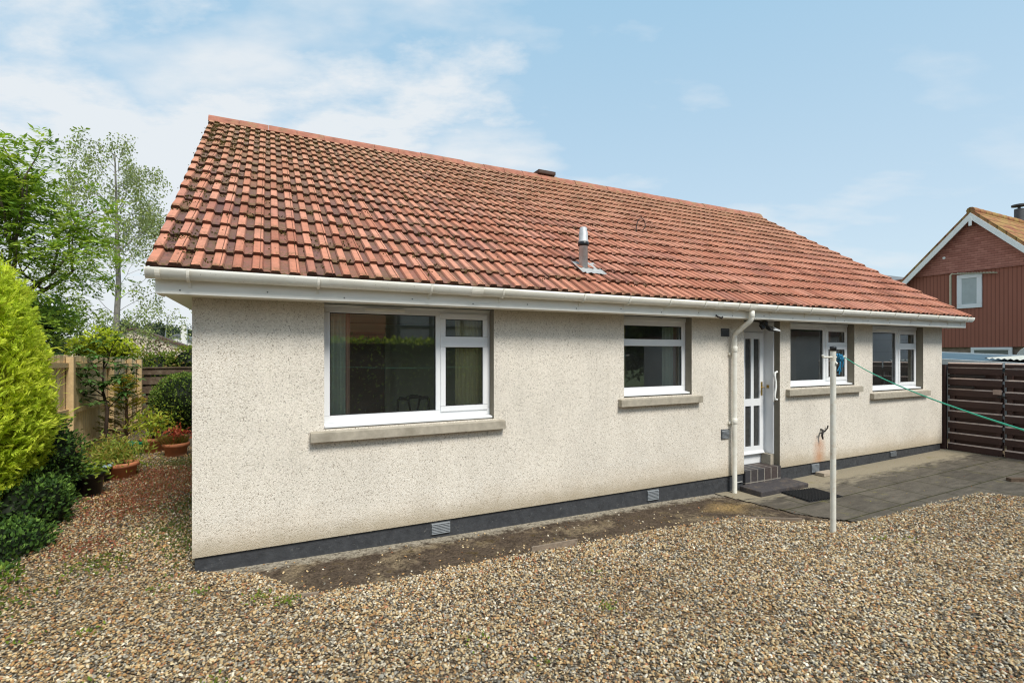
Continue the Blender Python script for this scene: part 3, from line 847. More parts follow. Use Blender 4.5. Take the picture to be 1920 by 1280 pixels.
# flue
fx, fy = 4.35, .20
fz = on_roof(fx, fy)
b = MB(); b.lathe([(0, -.2), (.058, -.2), (.058, .32), (.066, .325), (.066, .345), (.058, .35), (.058, .46), (.05, .47), (.05, .51), (.035, .525), (0, .53)], (fx, fy, fz), 20)
flue = b.build('flue', 'galvanised', roof)
b = MB(); b.lathe([(.058, .275), (.071, .28), (.071, .325), (.058, .33)], (fx, fy, fz), 20); b.build('flue_collar', 'black_plastic', flue)
b = MB()
nx_ = 12
P_ = []
for a_ in range(nx_ + 1):
    for q_, yy_ in enumerate((fy - .17, fy - .05, fy + .12)):
        x0 = fx - .12 + a_ * .03
        P_.append((x0, yy_ - (.025 * math.sin(a_ * 1.7) if q_ == 0 else 0), on_roof(x0, yy_) + .012 + .007 * math.sin(a_ * 2.1 + q_)))
b.add(P_, [(a_ * 3 + q_, a_ * 3 + 3 + q_, a_ * 3 + 4 + q_, a_ * 3 + 1 + q_) for a_ in range(nx_) for q_ in range(2)], 0, True)
b.build('flashing', 'lead', flue)
b = MB()
lx, ly = 6.70, 1.83; lz = on_roof(lx, ly)
b.tube([(lx - .1, ly, lz - .05), (lx - .09, ly, lz + .1), (lx - .05, ly, lz + .2), (lx + .02, ly, lz + .25), (lx + .1, ly, lz + .2), (lx + .12, ly, lz + .1), (lx + .07, ly, lz + .04)], .008, 8)
b.build('cable_loop', 'iron', roof)
# moss tufts lodged in the pans of the near gable
mo = Leaves()
for _ in range(620):
    x0 = -.2 + (random.random() ** 2.2) * 6; y0 = random.uniform(-.3, 4.2)
    if random.random() < .4: y0 = random.uniform(3, 4.35)
    k = random.randint(5, 14); P = np.array([[x0, y0, on_roof(x0, y0) - .025]]) + rng.normal(0, 1, (k, 3)) * (.035, .03, .006)
    P[:, 2] = on_roof(0, P[:, 1]) - .02 + rng.uniform(0, .012, k)
    mo.add(P, rdir(k) + (0, 0, .6), .022, .02, shade((.10, .075, .022), k, .6))
mo.build('moss', 'leaf', roof)

# ---- windows
def sash(win, x0, x1, z0, z1, y=.105, w=.062):
    s_ = MB()
    s_.box(x0, x1, y, y + .05, z0, z0 + w); s_.box(x0, x1, y, y + .05, z1 - w, z1)
    s_.box(x0, x0 + w, y, y + .05, z0 + w, z1 - w); s_.box(x1 - w, x1, y, y + .05, z0 + w, z1 - w)
    o = s_.build('sash', 'upvc', win, bevel=.008)
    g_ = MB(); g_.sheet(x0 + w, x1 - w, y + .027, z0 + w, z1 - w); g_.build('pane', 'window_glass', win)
    q = MB(); i = .008
    q.box(x0 + w, x1 - w, y + .016, y + .022, z0 + w, z0 + w + i); q.box(x0 + w, x1 - w, y + .016, y + .022, z1 - w - i, z1 - w)
    q.box(x0 + w, x0 + w + i, y + .016, y + .022, z0 + w + i, z1 - w - i); q.box(x1 - w - i, x1 - w, y + .016, y + .022, z0 + w + i, z1 - w - i)
    q.build('gasket', 'black_plastic', win)
def window(x0, x1, zb, sill, cill, gz0, gz1, mull=None, vent=None, tran=None, trickle=None):
    y = .12; w = .066
    f = MB()
    zt = 2.499
    f.box(x0, x1, y, y + .07, gz1, zt)                 # head and packer
    f.box(x0, x1, y - .012, y, gz1 + .065, zt)
    f.box(x0, x1, y, y + .07, zb, gz0 if mull or tran is None else gz0)
    f.box(x0, x0 + w, y, y + .07, gz0, gz1); f.box(x1 - w, x1, y, y + .07, gz0, gz1)
    if mull: f.box(mull[0], mull[1], y, y + .07, gz0, gz1)
    if tran: f.box(x0 + w, x1 - w, y - .003, y + .07, tran[0], tran[1])
    win = f.build('window', 'upvc', house, bevel=.006)
    g_ = MB()
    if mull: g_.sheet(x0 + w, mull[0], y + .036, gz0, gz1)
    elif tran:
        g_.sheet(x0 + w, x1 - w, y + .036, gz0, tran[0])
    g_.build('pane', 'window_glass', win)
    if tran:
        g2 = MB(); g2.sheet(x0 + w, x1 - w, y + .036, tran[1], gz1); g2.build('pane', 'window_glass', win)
    # black rubber line round the fixed glass
    q = MB(); xe = mull[0] if mull else x1 - w; i = .008
    q.box(x0 + w, xe, y + .02, y + .03, gz0, gz0 + i); q.box(x0 + w, xe, y + .02, y + .03, gz1 - i, gz1); q.box(x0 + w, x0 + w + i, y + .02, y + .03, gz0 + i, gz1 - i); q.box(xe - i, xe, y + .02, y + .03, gz0 + i, gz1 - i)
    q.build('gasket', 'black_plastic', win)
    if mull:
        xs0, xs1 = mull[1] - .012, x1 - w + .036
        sash(win, xs0, xs1, vent[0] - .062, vent[1] + .062)
        sash(win, xs0, xs1, gz0 - .02, vent[2] + .062)
    c = MB()
    c.prism([(y + .02, zb), (y, zb), (.03, zb - .012), (.03, zb - .034), (y + .02, zb - .034)], 'x', x0 + .004, x1 - .004)
    c.build('cill', 'upvc', win, bevel=.004)
    s_ = MB()
    s_.prism([(.11, sill[3]), (-.075, sill[3] - .014), (-.075, sill[2]), (.0, sill[2]), (.0, sill[2] + .01), (.11, sill[2] + .01)], 'x', sill[0], sill[1])
    s_.build('sill', 'stone_sill', win, bevel=.006)
    if trickle:
        v_ = MB(); v_.box(trickle[0], trickle[1], y - .03, y - .012, gz1 + .025, gz1 + .055); v_.build('trickle_vent', 'fascia_board', win, bevel=.005)
    return win
window(1.118, 2.97, 1.275, (.985, 3.09, 1.118, 1.228), 0, 1.352, 2.415, (2.31, 2.372), (2.183, 2.380, 2.062), None, (1.53, 1.95))
window(4.861, 6.077, 1.445, (4.765, 6.225, 1.285, 1.393), 0, 1.522, 2.374, None, None, (2.092, 2.186))
window(8.249, 9.996, 1.468, (8.13, 10.14, 1.300, 1.412), 0, 1.528, 2.392, (9.305, 9.375), (2.177, 2.366, 2.053))
window(10.553, 12.286, 1.325, (10.47, 12.41, 1.152, 1.265), 0, 1.378, 2.378, (11.56, 11.64), (2.175, 2.352, 2.057), None, (10.85, 11.35))

f_ = MB(); f_.box(.02, .09, .9, .97, 1.0, 2.45); f_.box(.02, .09, 3.33, 3.4, 1.0, 2.45); f_.box(.02, .09, .97, 3.33, 1.0, 1.07); f_.box(.02, .09, .97, 3.33, 2.38, 2.45)
added_gable_window = f_.build('window', 'upvc', house)  # added window, out of view, lets daylight into the first room
f_ = MB(); f_.add([(.053, .97, 1.07), (.053, 3.33, 1.07), (.053, 3.33, 2.38), (.053, .97, 2.38)], [(0, 1, 2, 3)]); f_.build('pane', 'window_glass', added_gable_window)
# ---- back door
y = .27
b = MB(); b.box(7.162, 7.99, y - .0, y + .07, 2.33, 2.499); b.box(7.162, 7.222, y, y + .07, .19, 2.33); b.box(7.93, 7.988, y, y + .07, .19, 2.33)
b.box(7.222, 7.93, y + .012, y + .07, .19, .355)
door = b.build('back_door', 'upvc', house, bevel=.006)
b = MB()
x0, x1, z0, z1 = 7.226, 7.926, .36, 2.325; yf = y - .02
cols = [(7.300, 7.435), (7.497, 7.632), (7.695, 7.838)]; rows = [(.48, 1.135), (1.25, 2.222)]
xs_ = [x0] + [q for c_ in cols for q in c_] + [x1]; zs_ = [z0] + [q for r_ in rows for q in r_] + [z1]
for i in range(len(xs_) - 1):
    for j in range(len(zs_) - 1):
        if i % 2 == 1 and j % 2 == 1: continue
        b.box(xs_[i], xs_[i + 1], yf, yf + .05, zs_[j], zs_[j + 1])
b.build('door_leaf', 'upvc', door)
for c_ in cols:
    for r_ in rows:
        g_ = MB(); g_.box(c_[0], c_[1], yf + .022, yf + .03, r_[0], r_[1]); g_.build('pane', 'reeded_glass', door)
b = MB(); b.prism([(yf - .03, .37), (yf, .41), (yf, .36), (yf - .028, .36)], 'x', 7.23, 7.92); b.build('weather_bar', 'upvc', door)
b = MB(); b.box(7.862, 7.90, yf - .008, yf, 1.30, 1.52); b.tube([(7.88, yf - .008, 1.43), (7.88, yf - .055, 1.43), (7.80, yf - .06, 1.43)], .009, 8); b.build('handle', 'brass', door, bevel=.002)
b = MB(); b.box(7.96, 7.9885, .10, y, .36, 2.499); b.build('side_panel', 'upvc', door)
b = MB(); b.box(7.95, 7.9585, .17, .21, 1.42, 1.47); b.build('latch_plate', 'brass', door)
b = MB()
gxp = 7.985; b.tube([(gxp, .045, 1.69), (gxp - .05, .045, 1.675), (gxp - .055, .045, 1.60), (gxp - .035, .045, 1.53), (gxp - .03, .045, 1.45), (gxp - .05, .045, 1.36), (gxp - .06, .045, 1.29), (gxp - .05, .045, 1.25), (gxp, .045, 1.24)], .017, 12)
b.build('grab_handle', 'white_paint', door)
b = MB(); b.box(7.165, 7.985, -.022, y + .1, -.2, .188); b.build('door_step', 'step_tiles', house, bevel=.004)
b = MB(); b.box(7.90, 7.9885, .10, .265, .19, .355); b.build('side_block', 'stone_sill', door)
b = MB(); b.box(7.165, 7.985, y + .08, y + .1, .19, 2.49); b.build('hall_screen', 'window_dark', door)
# floodlight
b = MB(); b.lathe([(0, -.05), (.05, -.05), (.06, -.02), (.06, .03), (.04, .05), (0, .05)], (7.45, -.12, 2.44), 14); b.tube([(7.45, -.12, 2.49), (7.45, -.12, 2.44)], .03, 8)
b.tube([(7.38, -.12, 2.43), (7.40, -.16, 2.36)], .035, 10)
lamp = b.build('floodlight', 'black_plastic', house)
b = MB()
vs = [(7.44, -.16, 2.43), (7.60, -.16, 2.40), (7.66, -.24, 2.33), (7.48, -.24, 2.35), (7.46, -.08, 2.40), (7.62, -.08, 2.38), (7.68, -.17, 2.31), (7.50, -.17, 2.33)]
b.add(vs, [(0, 1, 2, 3), (7, 6, 5, 4), (0, 4, 5, 1), (1, 5, 6, 2), (2, 6, 7, 3), (3, 7, 4, 0)])
b.build('lamp_body', 'black_plastic', lamp, bevel=.008)
b = MB(); b.add([(7.60, -.168, 2.398), (7.50, -.248, 2.342), (7.66, -.25, 2.325), (7.72, -.2, 2.35)], [(0, 1, 2, 3)]); b.build('lamp_glass', 'lamp_glass', lamp)
# wall plates, air vents, tap
def vent(x0, x1, z0, z1, yf, name='wall_vent', mat='vent_grey', nsl=7):
    v_ = MB(); v_.box(x0, x1, yf - .006, yf + .01, z0, z1)
    o = v_.build(name, mat, house)
    s_ = MB(); h = (z1 - z0 - .02) / nsl
    for k in range(nsl):
        zz = z0 + .01 + k * h
        s_.prism([(yf - .022, zz), (yf - .006, zz + h * .75), (yf - .006, zz)], 'x', x0 + .012, x1 - .012)
    s_.build('louvre', 'grey_metal', o)
vent(6.662, 6.835, 2.24, 2.36, 0.0); vent(6.662, 6.835, .71, .855, 0.0)
vent(2.216, 2.449, -.005, .135, .022, 'air_brick'); vent(5.261, 5.479, -.03, .125, .022, 'air_brick'); vent(8.80, 9.02, -.02, .135, .022, 'air_brick'); vent(11.14, 11.36, .03, .14, .022, 'air_brick')
b = MB()
b.tube([(9.03, .01, .70), (9.03, -.03, .695), (8.99, -.06, .66), (8.98, -.06, .60), (9.0, -.06, .545)], [.012, .014, .018, .016, .013], 8)
b.tube([(8.93, -.05, .64), (9.03, -.06, .665)], .009, 8); b.tube([(9.05, .0, .70), (9.12, -.02, .66), (9.16, -.04, .72), (9.17, -.04, .76)], .011, 8)
b.build('tap', 'iron', house)
b = MB(); b.tube([(7.0, .018, .02), (7.1, -.0, .03), (7.14, .018, .02)], .008, 6); b.build('wire', 'lead', house)
b = MB(); b.tube([(6.22, -.306, 2.52), (6.22, -.33, 2.50), (6.30, -.335, 2.48), (6.34, -.31, 2.50)], .012, 8); b.build('hook', 'iron', house)

# ---- soft furnishings and the chair inside
def curtain(x0, x1, y, z0, z1, mats, label, cat='curtain', amp=.02, per=.07, name='curtain', split=None, group=None):
    n = max(12, int((x1 - x0) / per * 8)); b = MB()
    for i in range(n):
        xa = x0 + (x1 - x0) * i / n; xb = x0 + (x1 - x0) * (i + 1) / n
        ya = y + amp * math.sin(2 * math.pi * (xa - x0) / per); yb = y + amp * math.sin(2 * math.pi * (xb - x0) / per)
        mi = 0 if split is None or xa < split else 1
        b.add([(xa, ya, z0), (xb, yb, z0), (xb, yb, z1), (xa, ya, z1)], [(0, 1, 2, 3)], mi, True)
    o = b.build(name, mats, None, ((x0 + x1) / 2, y, z0))
    return tag(o, label, cat, group)
curtain(1.15, 1.40, .26, .9, 2.49, ['curtain_sage', 'curtain_pink'], 'pale green curtain with pink edge at left side of the largest window', split=1.355)
curtain(2.585, 2.93, .25, 1.25, 2.49, ['blind_cream'], 'cream vertical blind drawn to the right side of the largest window', 'blind', .012, .05, 'vertical_blind')
curtain(4.99, 5.10, .26, 1.3, 2.49, ['blind_cream'], 'narrow cream curtain at left side of the window beside the downpipe', amp=.012, per=.05)
curtain(5.80, 6.10, .30, 1.3, 2.49, ['curtain_sage', 'curtain_pink'], 'pale green and brown curtain at right side of the window beside the downpipe', split=6.0)
curtain(9.62, 9.74, .26, 1.4, 2.49, ['curtain_pink'], 'brown curtain inside the window behind the clothes pole', amp=.012, per=.05)
curtain(11.9, 12.0, .26, 1.3, 2.49, ['curtain_pink'], 'brown curtain inside the window nearest the slatted gate', amp=.012, per=.05)
ch = thing('dining_chair', (2.42, 1.5, FL), 'dark wooden dining chair with carved back seen through the largest window', 'chair')
b = MB()
zt = 1.36
b.tube([(2.20, 1.5, zt - .02), (2.23, 1.5, zt + .015), (2.30, 1.48, zt + .01), (2.38, 1.46, zt + .035), (2.46, 1.46, zt + .035), (2.54, 1.48, zt + .01), (2.61, 1.5, zt + .015), (2.64, 1.5, zt - .02)], [.018, .026, .024, .03, .03, .024, .026, .018], 8)
b.tube([(2.215, 1.5, .80), (2.20, 1.52, 1.1), (2.205, 1.5, zt)], .018, 8); b.tube([(2.625, 1.5, .80), (2.64, 1.52, 1.1), (2.635, 1.5, zt)], .018, 8)
b.tube([(2.34, 1.47, zt), (2.37, 1.49, 1.2), (2.41, 1.5, 1.08), (2.41, 1.5, .82)], .014, 8); b.tube([(2.50, 1.47, zt), (2.47, 1.49, 1.2), (2.43, 1.5, 1.08), (2.43, 1.5, .82)], .014, 8)
b.build('backrest', 'chair_wood', ch)
b = MB(); b.box(2.20, 2.64, 1.48, 1.92, .76, .82); b.build('seat', 'chair_wood', ch, bevel=.015)
for lx, ly in ((2.22, 1.51), (2.62, 1.51), (2.22, 1.89), (2.62, 1.89)):
    b = MB(); b.tube([(lx, ly, .76), (lx, ly, FL)], [.02, .016], 8); b.build('leg', 'chair_wood', ch)

# ------------------------------------------------------------------ yard things
b = MB(); b.add([(7.02, -.40, -.10), (8.10, -.40, -.10), (8.10, -.03, -.10), (7.02, -.03, -.10), (7.03, -.40, -.018), (8.09, -.41, -.010), (8.10, -.03, -.004), (7.02, -.03, -.012)], [(3, 2, 1, 0), (0, 1, 5, 4), (1, 2, 6, 5), (2, 3, 7, 6), (3, 0, 4, 7), (4, 5, 6, 7)])
tag(b.build('step_slab', 'step_slab', None, (7.56, -.2, -.1), bevel=.012), 'dark stone slab laid as lower step at the back door', 'step')
b = MB()
mz = -.085
b.box(7.42, 8.10, -.92, -.43, mz, mz + .008)
for k in range(15):
    xa = 7.435 + k * .044
    b.box(xa, xa + .02, -.915, -.435, mz + .008, mz + .024)
matob = b.build('doormat', 'dark_rubber', None, (7.76, -.66, mz)); matob.rotation_euler = (0, 0, R(-7))
tag(matob, 'black ribbed rubber mat lying on patio beside the step', 'doormat')
b = MB(); b.box(8.86, 9.22, -.17, -.02, -.052, .0); tag(b.build('paving_block', 'paving_block', None, (9.04, -.1, -.055), bevel=.006), 'pale paving block lying against the wall below the tap', 'paving block')
b = MB(); b.box(11.05, 11.55, -1.85, -1.76, -.03, .03); o = b.build('timber_offcut', 'old_timber', None, (11.3, -1.8, -.03), bevel=.006); o.rotation_euler = (0, 0, R(-30))
tag(o, 'short dark timber offcut lying on the patio', 'timber')
def edging(x0, x1, ya, yb, z0, z1, mat, label, name='edging_board'):
    b = MB(); L = math.hypot(x1 - x0, yb - ya)
    b.box(0, L, -.011, .011, 0, z1 - z0)
    o = b.build(name, mat, None, bevel=.003); o.location = (x0, ya, z0); o.rotation_euler = (0, 0, math.atan2(yb - ya, x1 - x0))
    return tag(o, label, 'edging')
edging(.50, .99, -.80, -.90, -.10, .032, 'edging_timber', 'weathered edging board half buried in gravel nearest the house corner')
edging(3.02, 3.56, -.83, -.85, -.12, .028, 'edging_timber', 'weathered edging board sticking out of gravel midway along the path')
edging(5.98, 6.55, -.965, -1.33, -.15, -.05, 'edging_timber', 'thin concrete kerb edging between the gravel and the path beside the pole', 'edging_kerb')

# clothes pole, rope, line
pole = thing('clothes_pole', (6.44, -1.773, -.05), 'white clothes pole with black cap standing in the gravel', 'clothes pole')
b = MB()
b.tube([(6.44, -1.773, -.3), (6.44, -1.773, 2.03)], .030, 18); b.build('post', 'pole_paint', pole)
b = MB(); b.lathe([(.030, 2.02), (.034, 2.02), (.034, 2.065), (.028, 2.072), (0, 2.072)], (6.44, -1.773, 0), 18); b.build('cap', 'black_plastic', pole)
b = MB(); b.tube([(6.255, -1.775, 1.95), (6.64, -1.775, 1.945)], .011, 10); b.tube([(6.255, -1.775, 1.95), (6.245, -1.775, 1.972)], .011, 8); b.tube([(6.64, -1.775, 1.945), (6.652, -1.775, 1.965)], .011, 8)
b.tube([(6.44, -1.79, 1.90), (6.44, -1.82, 1.87)], .012, 8)
b.build('cross_bar', 'pole_paint', pole)
b = MB()
c0 = Vector((6.53, -1.79, 1.94))
for k in range(7):
    a = k * .9; p = c0 + Vector((.012 * math.sin(k * 2.1), 0, .018 * math.cos(k * 1.3)))
    b.tube([p + Vector((.028 * math.cos(q + a), .026 * math.sin(q), .035 * math.sin(q + a) * .8)) for q in np.linspace(0, 6.28, 14)], .007, 6)
for dx, dz, kx in ((-.06, -.15, .02), (.0, -.16, -.02), (.03, -.11, .02), (-.03, -.19, .0), (.05, -.06, .01)):
    b.tube([c0, c0 + Vector((dx * .5 + kx, -.02, dz * .45)), c0 + Vector((dx, -.015, dz))], .007, 6)
tag(b.build('rope_knot', 'blue_rope', None, tuple(c0)), 'blue rope knotted round the arm of the clothes pole', 'rope')
p0 = Vector((6.645, -1.775, 1.95)); p1 = Vector((-.97, -7.88, 1.95))
pts = [p0.lerp(p1, q) - Vector((0, 0, 4 * .27 * q * (1 - q))) for q in np.linspace(0, 1, 40)]
b = MB(); b.tube(pts, .0042, 8); tag(b.build('washing_line', 'green_cord', None, tuple(p0)), 'green washing line sagging away from the clothes pole', 'washing line')
far_pole = thing('clothes_pole', (-.97, -7.9, 0), 'white clothes pole at the far end of the washing line, beside the hedge', 'clothes pole')
b = MB(); b.tube([(-.97, -7.92, -.2), (-.97, -7.92, 2.05)], .033, 14); b.build('post', 'pole_paint', far_pole)

# ------------------------------------------------------------------ slatted gate and panel on the right
def slats(nm, label, cat, y0, y1, zs, X=13.2, extra=0):
    g_ = thing(nm, (X, (y0 + y1) / 2, 0), label, cat)
    for k, zt in enumerate(zs):
        h = .145 if k else .09
        bb = MB(); sag = random.uniform(-.004, .004)
        z1_ = zt + sag; z0_ = zt - h + sag
        bb.add([(X - .012, y0, z0_), (X - .012, y1, z0_), (X - .012, y1, z1_ - .024), (X - .012, y0, z1_ - .024), (X + .014, y0, z0_), (X + .014, y1, z0_), (X + .014, y1, z1_), (X + .014, y0, z1_)], [(1, 0, 3, 2), (4, 5, 6, 7), (0, 1, 5, 4), (0, 4, 7, 3), (1, 2, 6, 5)], 0)
        bb.add([(X - .012, y0, z1_ - .024), (X - .012, y1, z1_ - .024), (X + .014, y1, z1_), (X + .014, y0, z1_)], [(3, 2, 1, 0)], 1)  # chamfer in the paler colour, painting the sky-lit top edge
        bb.build('slat', ['gate_timber', 'gate_edge_skylit'], g_, bevel=0)
    for k, zt in enumerate(zs[1:]):
        bb = MB(); bb.box(X + .064, X + .088, y0, y1, zt - .26, zt - .10, 0); bb.build('rear_slat', ['gate_timber', 'gate_edge_skylit'], g_)
    for yy in ((y0 + .03, y0 + .10), (y1 - .10, y1 - .03)):
        bb = MB(); bb.box(X + .0145, X + .0635, yy[0], yy[1], .03, 1.78); bb.build('batten', 'gate_timber', g_, bevel=.003)
    return g_
tops = [1.80] + [1.705 - .2215 * k for k in range(8)]
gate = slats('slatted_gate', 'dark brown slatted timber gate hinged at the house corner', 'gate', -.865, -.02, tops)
b = MB(); b.box(13.165, 13.187, -.62, -.03, 1.50, 1.55); b.box(13.165, 13.187, -.45, -.03, 1.28, 1.325); b.build('hinge', 'iron', gate, bevel=.003)
b = MB(); b.box(13.160, 13.186, -.86, -.74, 1.19, 1.285); b.build('latch_board', 'pinkish_board', gate)
b = MB(); b.box(13.150, 13.186, -.92, -.80, 1.13, 1.16); b.tube([(13.14, -.86, 1.11), (13.14, -.86, 1.19)], .012, 8); b.build('latch', 'iron', gate)
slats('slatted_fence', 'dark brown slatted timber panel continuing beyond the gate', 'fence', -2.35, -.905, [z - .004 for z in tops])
b = MB(); b.box(13.145, 13.245, .01, .11, -.2, 1.74); tag(b.build('gate_post', 'gate_timber', None, (13.2, .06, 0), bevel=.004), 'dark brown gate post fixed beside the house corner', 'post')

# ------------------------------------------------------------------ neighbouring garage, caravan, brown house
gar = thing('garage', (16.2, .2, 0), 'low garage with grey felt roof and white trim behind the gate', 'garage')
def gro(xx, yy): return 1.805 + .052 * yy + .019 * (xx - 14.5)
Y0, Y1 = -2.3, 2.9
b = MB(); b.box(14.56, 17.9, Y0 + .1, Y1 - .1, -.1, 1.60); b.build('wall', 'grey_render', gar)
b = MB(); b.add([(14.5, Y0, gro(14.5, Y0)), (18, Y0, gro(18, Y0)), (18, Y1, gro(18, Y1)), (14.5, Y1, gro(14.5, Y1)), (14.5, Y0, 1.6), (18, Y0, 1.6), (18, Y1, 1.6), (14.5, Y1, 1.6)], [(0, 1, 2, 3), (7, 6, 5, 4), (0, 3, 7, 4), (1, 5, 6, 2), (0, 4, 5, 1), (3, 2, 6, 7)]); b.build('roof', 'felt_roof', gar)
for xa, xb, dz, hh in ((14.40, 14.497, .02, .10), (18.003, 18.08, .035, .05)):
    b = MB(); vs = [(xa, Y0, gro(xa, Y0) - hh), (xb, Y0, gro(xa, Y0) - hh), (xb, Y1, gro(xa, Y1) - hh), (xa, Y1, gro(xa, Y1) - hh)]
    b.add(vs + [(p[0], p[1], p[2] + hh + dz) for p in vs], [(3, 2, 1, 0), (0, 1, 5, 4), (1, 2, 6, 5), (2, 3, 7, 6), (3, 0, 4, 7), (4, 5, 6, 7)])
    b.build('trim', 'white_paint', gar)
b = MB()
n = 34
for k in range(n):
    ya = .05 - k * .05; yb = ya - .05
    za = .028 * math.sin(k * math.pi / 1.0 * .5 * 2) if False else (.03 if k % 2 else 0); zb = .03 if (k + 1) % 2 else 0
    b.add([(14.9, ya, gro(14.9, ya) + .045 + za), (14.9, yb, gro(14.9, yb) + .045 + zb), (17.4, yb, gro(17.4, yb) + .05 + zb), (17.4, ya, gro(17.4, ya) + .05 + za)], [(0, 1, 2, 3)])
o = b.build('corrugated_sheet', 'corrugated', None, (16, -.8, gro(16, -.8))); o.rotation_euler = (0, 0, 0)
tag(o, 'pale corrugated sheet lying on the grey garage roof', 'roofing sheet')

van = thing('caravan', (21, -.35, 0), 'cream caravan with rounded roof corner parked beyond the garage', 'caravan')
b = MB()
pr = [(3.28, .45), (3.28, 1.5)] + [(2.78 + .5 * math.cos(a), 1.88 + .42 * math.sin(a)) for a in np.linspace(0, math.pi / 2, 8)] + [(.6, 2.3)] + [(.6 + .5 * math.cos(a), 1.88 + .42 * math.sin(a)) for a in np.linspace(math.pi / 2, math.pi, 8)] + [(.1, .45)]
b.prism([(p - 2.04, q if q < 1.6 else q - .06) for p, q in pr], 'x', 20.0, 22.1); b.build('body', 'caravan_white', van, bevel=.02)
b = MB(); b.box(19.97, 19.998, -1.2, .3, 1.30, 1.75); b.build('window', 'window_dark', van)
for yy in (-1.1, .2):
    b = MB(); b.tube([(20.2, yy, .3), (20.02, yy, .3)], .3, 18); b.build('wheel', 'dark_rubber', van)

nb = thing('brown_house', (28, 3.69, 0), 'brown clad two storey house with white bargeboards beyond the garage', 'house')
X = 24.0; AY, AZ = 3.69, 7.12; SL = 1.04; YL, YR = 7.5, -.1
b = MB(); b.prism([(YR, 2.19), (YR, 5.0), (YL, 5.0), (YL, 2.19)], 'x', X, 33); 
b.build('wall', 'brown_cladding', nb)
b = MB(); b.prism([(YR + .1, 0), (YR + .1, 2.188), (YL - .1, 2.188), (YL - .1, 0)], 'x', X + .12, 32.9); b.build('ground_floor', 'stone_block', nb)
zl = AZ - SL * (YL - AY)
b = MB()
bz = 5.08
hw = (AZ - bz) / SL
b.prism([(AY - hw - 1.2, 5.0), (AY - hw - 1.2, bz + .06), (AY - hw, bz + .06), (AY, AZ + .03), (AY + hw, bz + .02), (AY + hw, 5.0)], 'x', X - .06, X + .3)
b.v = [(x_, y_, z_) for x_, y_, z_ in b.v]
b.build('gable', 'hung_tiles', nb)
b = MB(); th = .16
for s_ in (1, -1):
    L_ = 4.35
    q = [(AY, AZ + .12), (AY + s_ * L_, AZ + .12 - SL * L_), (AY + s_ * L_, AZ - .06 - SL * L_), (AY, AZ - .06)]
    b.prism(q, 'x', X - .32, 33.2)
b.build('roof', 'mossy_tiles', nb)
b = MB()
for s_ in (1, -1):
    L_ = 4.3
    q = [(AY, AZ - .02), (AY + s_ * L_, AZ - .02 - SL * L_), (AY + s_ * L_, AZ - .26 - SL * L_), (AY, AZ - .26)]
    b.prism(q, 'x', X - .36, X - .325)
b.box(X - .375, X - .362, AY - .045, AY + .045, AZ - .50, AZ - .2)
b.build('bargeboard', 'white_paint', nb)
b = MB()
for k in range(20):
    xx = X - .34 + k * .45
    b.tube([(xx, AY, AZ + .06), (xx + .43, AY, AZ + .07)], .13, 10)
b.build('ridge', 'mossy_tiles', nb)
def nbwin(y0, y1, z0, z1, mat, fw=.12):
    f = MB(); f.box(X - .05, X + .02, y0, y1, z0, z0 + fw); f.box(X - .05, X + .02, y0, y1, z1 - fw, z1); f.box(X - .05, X + .02, y0, y0 + fw, z0 + fw, z1 - fw); f.box(X - .05, X + .02, y1 - fw, y1, z0 + fw, z1 - fw)
    w_ = f.build('window', 'upvc', nb, bevel=.01)
    g_ = MB(); g_.box(X - .03, X - .01, y0 + fw, y1 - fw, z0 + fw, z1 - fw); g_.build('pane', mat, w_)
    return w_
nbwin(3.48, 4.215, 3.64, 4.90, 'net_curtain', .15)
w_ = nbwin(2.66, 3.80, .9, 2.18, 'window_dark', .1)
b = MB(); b.tube([(X - .12, 4.376, 3.3), (X - .12, 4.376, 4.92), (X - .12, 4.30, 4.98)], .035, 8); b.tube([(X - .12, 4.376, 3.7), (X, 4.30, 3.3)], .015, 6)
b.tube([(X - .12, 4.36, 4.96), (X - .12, 3.02, 4.83)], .018, 6)
for k in range(13):
    yy = 4.1 - k * .085
    b.tube([(X - .28, yy, 4.95 - (4.2 - yy) * .1 + .02), (X + .02, yy, 4.95 - (4.2 - yy) * .1 + .02)], .012, 6)
b.build('aerial', 'aerial_metal', nb)
b = MB(); b.tube([(X - .07, 4.60, 5.62), (X - .02, 4.60, 5.62)], .05, 10); b.build('vent_cap', 'white_paint', nb)
b = MB(); b.box(28.2, 29.4, 2.75, 3.6, 5.9, 8.25); cm = b.build('chimney', 'pale_render', nb)
b = MB(); b.box(28.1, 29.5, 2.65, 3.7, 8.25, 8.35); b.build('chimney_cap', 'grey_render', cm)
b = MB(); b.tube([(27.7, 3.72, 7.0), (27.7, 3.72, 7.75)], .15, 12); b.tube([(27.7, 3.72, 7.86), (27.7, 3.72, 7.92)], .24, 14); b.tube([(27.7, 3.72, 7.7), (27.7, 3.72, 7.9)], .05, 8); b.build('flue', 'vent_grey', nb)

sl = thing('slate_roofed_house', (52, 20, 0), 'distant grey slate roof just showing left of the brown house', 'house')
b = MB(); b.box(49, 60, 17, 24, 0, 6.5); b.build('wall', 'brown_cladding', sl)
b = MB(); b.prism([(16.5, 6.4), (20.4, 9.0), (24.5, 6.4)], 'x', 48.5, 60.5); b.build('roof', 'slate', sl)

